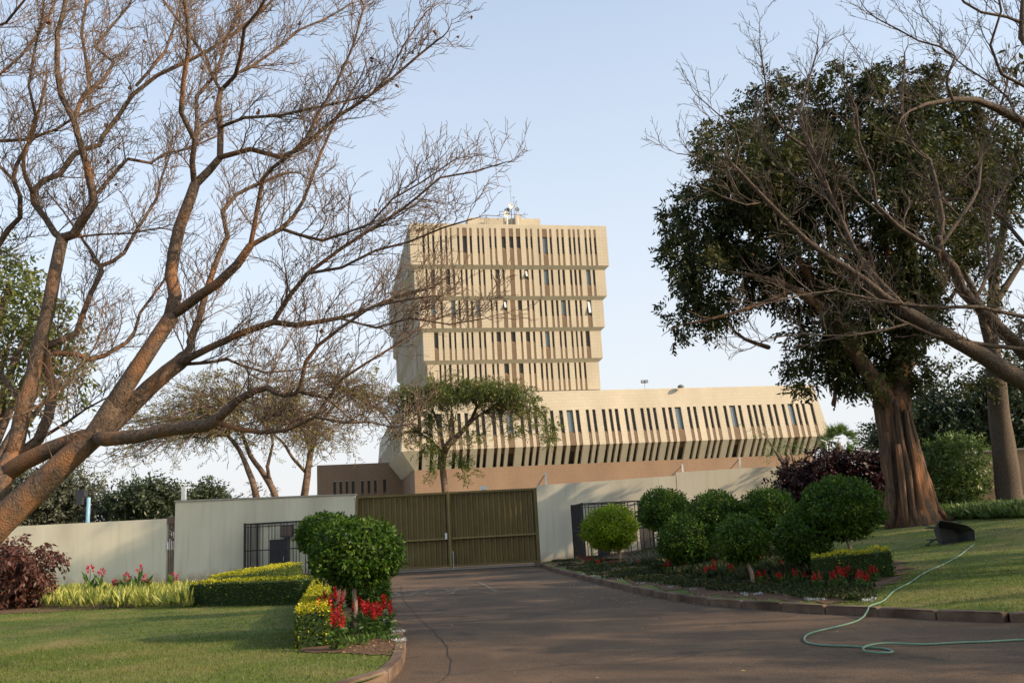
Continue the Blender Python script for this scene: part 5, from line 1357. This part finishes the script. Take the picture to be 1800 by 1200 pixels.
# low silver edging plants and leafy fillers (countless): stuff
def scatter_tufts(name, pts, mat, n, ln, wd, r, rg, up=.6, label=None):
    C = []; D_ = []
    for (x, y, s_) in pts:
        k = int(n*s_); a = rg.uniform(0, 6.28, k); q = r*s_*rg.random(k)**.5
        X = x+q*np.cos(a); Y = y+q*np.sin(a); z = gh(x, y)
        d = unit(np.stack([np.cos(a)*.7*rg.random(k), np.sin(a)*.7*rg.random(k), up+rg.random(k)*.5], 1)+rg.normal(size=(k,3))*.25)
        C.append(np.stack([X, Y, np.full(k, z)+.01+rg.random(k)*ln*.5*s_], 1)); D_.append(d)
    C = np.concatenate(C); D_ = np.concatenate(D_)
    o = leaf_obj(name, C, D_, rg.uniform(.6,1.2,len(C))*ln, rg.uniform(.7,1.2,len(C))*wd, mat); tag(o, kind='stuff', label=label); return o
rg = np.random.default_rng(91)
sv = [(G(x, y).x+rg.normal()*.08, G(x, y).y+rg.normal()*.1, 1) for x, y in ((682,1092),(690,1100),(697,1112),(686,1108),(690,1120),(695,1130))]
scatter_tufts('silver_edging', sv, M['silver'], 60, .035, .014, .10, rg)
sv = []
for i in range(60):
    x = rr.uniform(1010, 1560); t = (x-1000)/560; y = 1000+62*t**.55+rr.uniform(-6, 4)
    v = G(x, y); sv.append((v.x, v.y, rr.uniform(.5,1)))
scatter_tufts('silver_edging', sv[:30], M['silver'], 20, .05, .015, .09, rg)
fil = []
for i in range(420):
    x = rr.uniform(980, 1520); t = (x-980)/600; lo = 990+72*t**.55; y = lo-rr.random()*(28+26*t)
    v = G(x, y); fil.append((v.x, v.y, rr.uniform(.5, 1.3)))
scatter_tufts('low_bed_plants', fil, M['bedgreen'], 60, .075, .045, .24, rg, .3)
fil = [(G(x, y).x, G(x, y).y, rr.uniform(.6, 1.2)) for x, y in [(rr.uniform(570, 695), rr.uniform(1085, 1140)) for _ in range(40)]]
scatter_tufts('low_bed_plants', fil, M['green'], 40, .08, .03, .14, rg)
fil = [(G(x, y).x, G(x, y).y, rr.uniform(.8, 1.6)) for x, y in [(rr.uniform(1120, 1190), rr.uniform(972, 994)) for _ in range(26)]]
scatter_tufts('grey_bed_shrubs', fil, M['fargrey_leaf'], 90, .16, .035, .35, rg)
fil = []
for i in range(170):
    x = rr.uniform(1150, 1500); v = G(x, 1000+(x-1150)*.06+rr.uniform(-42, 8)); fil.append((v.x, v.y, rr.uniform(.8, 1.5)))
scatter_tufts('dark_bed_shrubs', fil, M['bedgreen'], 120, .16, .06, .34, rg, .5)
# yellow green strappy border before the low wall: stuff
bd = []
for i in range(520):
    x = rr.uniform(-30, 335); y = 1070+rr.uniform(-26, -1)-(8 if x > 250 else 0)*0
    v = G(x, y); bd.append((v.x, v.y, rr.uniform(.7, 1.2)))
scatter_tufts('variegated_border', bd, M['lime'], 15, .34, .065, .14, rg, .9)
# right hand leafy ground cover along the brown wall
bd = []
for i in range(300):
    x = rr.uniform(1640, 1830); y = 917-(x-1640)*.03+rr.uniform(-16, -2); v = G(x, y); bd.append((v.x, v.y, rr.uniform(.7, 1.4)))
scatter_tufts('leafy_ground_cover', bd, M['shrub_leaf'], 30, .32, .10, .3, rg, .5)
# cannas
def canna(px, py, hpx, label, seed):
    v = P(px, py, 29); v = Vector((v.x, 29, gh(v.x, 29))); rg = np.random.default_rng(seed)
    e = empty('canna', v); tag(e, label, 'flower', 'pink cannas before the low wall')
    h = (P(px, hpx, 29).z-v.z); m = MB(); m.tube([(0,0,0),(.02,0,h*.5),(.03,0,h)], [.014,.011,.007], 5); m.build('stem', M['green'], e)
    n = 9; z = np.linspace(.05, .62, n)*h; a = rg.uniform(0, 6.28, n)
    leaf_obj('foliage', np.stack([np.zeros(n), np.zeros(n), z], 1), unit(np.stack([np.cos(a)*.6, np.sin(a)*.4, np.full(n, .8)], 1)), .42, .13, M['green'], e)
    n = 26; d = rdir(n, rg); leaf_obj('flower_head', d*.05*np.array([1,1,1.6])+np.array([.03,0,h]), unit(d+np.array([0,0,.4])), .10, .06, M['pink'], e)
for i, (x, y, l) in enumerate([(155,1000,'pink canna nearest the maroon bush, tall on a long stem'),(175,1006,'fullest pink canna flower, second from the maroon bush'),(199,1026,'smallest pink canna, low between two fuller ones'),(220,1014,'pink canna in the middle of the row before the low wall'),(242,1000,'slender pink canna on the tallest thin stem'),(254,1016,'pink canna second from the slatted gate'),(304,1014,'pink canna right before the slatted gate')]):
    canna(x, 1060, y, l, i)
# ------------------------------------------------------------------ wheelbarrow tipped on its side
bp = G(1655, 958); e = empty('wheelbarrow', bp, math.radians(8)); tag(e, 'dark wheelbarrow tipped on its side on the right lawn beside the huge trunk', 'wheelbarrow')
# tub: modelled as an open tray whose mouth faces the viewer; local x right, y away, z up
m = MB(); 
rim = [(0,-.02,.0),(.86,-.02,.02),(.88,-.03,.30),(.72,-.03,.42),(.36,-.02,.52),(.06,0,.58),(-.02,0,.5)]
bot = [(.16,.36,.06),(.66,.36,.08),(.68,.36,.24),(.58,.36,.32),(.34,.36,.38),(.14,.36,.42),(.1,.36,.34)]
n = len(rim)
for i in range(n):
    j = (i+1) % n; m.face([rim[i], rim[j], bot[j], bot[i]]); 
    ri = [Vector(q)*1 for q in (rim[i], rim[j], bot[j], bot[i])]; m.face([tuple(q+Vector((0,.012,0))+(Vector((.4,.1,.25))-q)*-.02) for q in ri[::-1]])
m.face(bot[::-1]); m.face([(x, y+.012, z) for x, y, z in bot])
m.build('tub', M['barrow'], e)
m = MB(); m.tube(rim+[rim[0]], [.014]*(n+1), 6); m.build('rim', M['ironbar'], e)
for s_, (z0, z1) in enumerate(((.12,.02),(.42,.50))):
    m = MB(); m.tube([(.9,.42,z0+.1),(.5,.40,z0),(.1,.40,z0),(-.12,.3,(z0+z1)/2),(-.27,.15,z1)], [.017]*5, 8)
    p = m.build('handle', M['ironbar'], e); m = MB(); m.tube([(-.20,.205,z1+.0),(-.33,.10,z1)], [.024,.024], 8); m.build('grip', M['rubber'], p)
for z in (.12, .40):
    m = MB(); m.tube([(.12,.40,z),(.02,.62,z),(.22,.64,z),(.34,.41,z)], [.013]*4, 6); m.build('leg', M['ironbar'], e)
m = MB(); m.tube([(.55,.42,.16),(1.0,.55,.26)], [.014,.014], 6); m.tube([(.55,.42,.40),(1.0,.55,.32)], [.014,.014], 6); m.build('fork', M['ironbar'], e)
m = MB(); K = 20
for i in range(K):
    a0, a1 = 2*math.pi*i/K, 2*math.pi*(i+1)/K
    for (r0, z0, r1, z1) in ((.17,-.03,.19,0),(.19,0,.17,.03),(.17,.03,.11,.025),(.11,-.025,.17,-.03)):
        m.face([(1.0+r0*math.cos(a0), .55+r0*math.sin(a0), .29+z0), (1.0+r0*math.cos(a1), .55+r0*math.sin(a1), .29+z0), (1.0+r1*math.cos(a1), .55+r1*math.sin(a1), .29+z1), (1.0+r1*math.cos(a0), .55+r1*math.sin(a0), .29+z1)])
o = m.build('wheel', M['rubber'], e); m = MB(); m.tube([(1.0,.55,.26),(1.0,.55,.32)], [.105,.105], 14); m.build('rim', M['steel'], o)
# ------------------------------------------------------------------ garden hose
hp = [(1712,958),(1690,975),(1660,992),(1625,1008),(1600,1025),(1572,1040),(1555,1056),(1535,1078),(1510,1092),(1475,1102),(1440,1110),(1420,1117),(1414,1125),(1422,1132),(1450,1136),(1490,1138),(1520,1139),(1550,1141),(1568,1146),(1566,1151),(1545,1153),(1524,1151),(1518,1146),(1530,1140),(1560,1136),(1620,1135),(1680,1132),(1740,1130),(1800,1127),(1880,1124)]
pts = []
for i, (x, y) in enumerate(hp):
    v = G(x, y); v.z = gh(v.x, v.y)+.014+(.026 if 20 <= i <= 24 else 0); pts.append(v)
p2, r2 = densify(pts, [.0125]*len(pts), .07, .0)
for v in p2:
    b0 = gh(v.x, v.y)
    kd = seg_d(v.x, v.y, KRs)
    if kd < .16: b0 = max(b0, .131)
    elif b0 == 0 and kd < .42: b0 = .13*(1-(kd-.16)/.26)
    v.z = max(v.z if b0 < .01 else 0, b0+.014)
zs = [v.z for v in p2]
for i, v in enumerate(p2):
    a = zs[max(0, i-3):i+4]; v.z = max(sum(a)/len(a), gh(v.x, v.y)+.013 if seg_d(v.x, v.y, KRs) > .17 else .139)
m = MB(); m.tube(p2, r2, 7); tag(m.build('garden_hose', M['hose'], None, True), 'pale green garden hose snaking off the lawn, looped on the drive', 'hose')
# ------------------------------------------------------------------ grass blades and litter (stuff)
def grass(name, x0, x1, y0, y1, n, side, rg, hgt=.04, avoid=None):
    X = rg.uniform(x0, x1, n); Y = rg.uniform(y0, y1, n); keep = []
    KK = KRs if side > 0 else KLs; Z = np.zeros(n)
    yy = np.linspace(y0, y1, 200); kk = np.array([kx(KK, y) for y in yy]); kq = np.interp(Y, yy, kk)
    ok = (X > kq+.15) if side > 0 else (X < kq-.15)
    X, Y = X[ok], Y[ok]
    ok = np.array([not any(f(x, y) for f in (avoid or [])) for x, y in zip(X, Y)]); X, Y = X[ok], Y[ok]
    Z = np.array([gh(x, y) for x, y in zip(X, Y)])
    n = len(X); d = unit(np.stack([rg.normal(size=n)*.45, rg.normal(size=n)*.45, np.ones(n)], 1))
    o = leaf_obj(name, np.stack([X, Y, Z-.004], 1), d, rg.uniform(.5, 1.3, n)*hgt, rg.uniform(.006, .011, n), M['grass']); tag(o, kind='stuff')
rg = np.random.default_rng(17)
def mkin(poly):
    def f(x, y):
        c = False; j = len(poly)-1
        for i in range(len(poly)):
            if (poly[i][1] > y) != (poly[j][1] > y) and x < (poly[j][0]-poly[i][0])*(y-poly[i][1])/(poly[j][1]-poly[i][1])+poly[i][0]: c = not c
            j = i
        return c
    return f
iR, iL = mkin(bedR), mkin(bedL)
grass('grass', -9, -1.4, 8.0, 15, 42000, -1, rg, .040, [iL])
grass('grass', -14, -3, 15, 27, 30000, -1, rg, .05, [iL])
grass('grass', 3, 13, 10.6, 17, 40000, 1, rg, .045, [iR])
grass('grass', 6, 20, 17, 30, 30000, 1, rg, .055, [iR])
def litter(name, n, pick, rg, lo=.02, hi=.06, mat='litter'):
    P_ = []
    while len(P_) < n:
        x, y = pick(); P_.append((x, y, gh(x, y)+.022 if gh(x, y) else .008))
    d = unit(np.stack([rg.normal(size=n), rg.normal(size=n), rg.normal(size=n)*.15], 1))
    nr = np.tile(np.array([0,0,1.]), (n,1))+rg.normal(size=(n,3))*.3
    o = leaf_obj(name, np.array(P_), d, rg.uniform(lo, hi, n), rg.uniform(lo*.5, hi*.5, n), M[mat], nrm=unit(nr)); tag(o, kind='stuff')
litter('fallen_leaves', 420, lambda: (rr.uniform(-9, 12), rr.uniform(9, 30)), rg)
litter('fallen_leaves', 1500, lambda: (lambda v: (v.x, v.y))(G(rr.uniform(985, 1540), 0*0+rr.uniform(995, 1062))), rg)
litter('fallen_leaves', 500, lambda: (lambda v: (v.x, v.y))(G(rr.uniform(600, 705), rr.uniform(1100, 1150))), rg)
litter('fallen_leaves', 1300, lambda: (lambda k, y: (kx(KRs, y)-abs(rr.gauss(0, .25)) if y > 13 else k, y))(rr.uniform(4, 9), rr.uniform(12, 36)), rg, .015, .04)
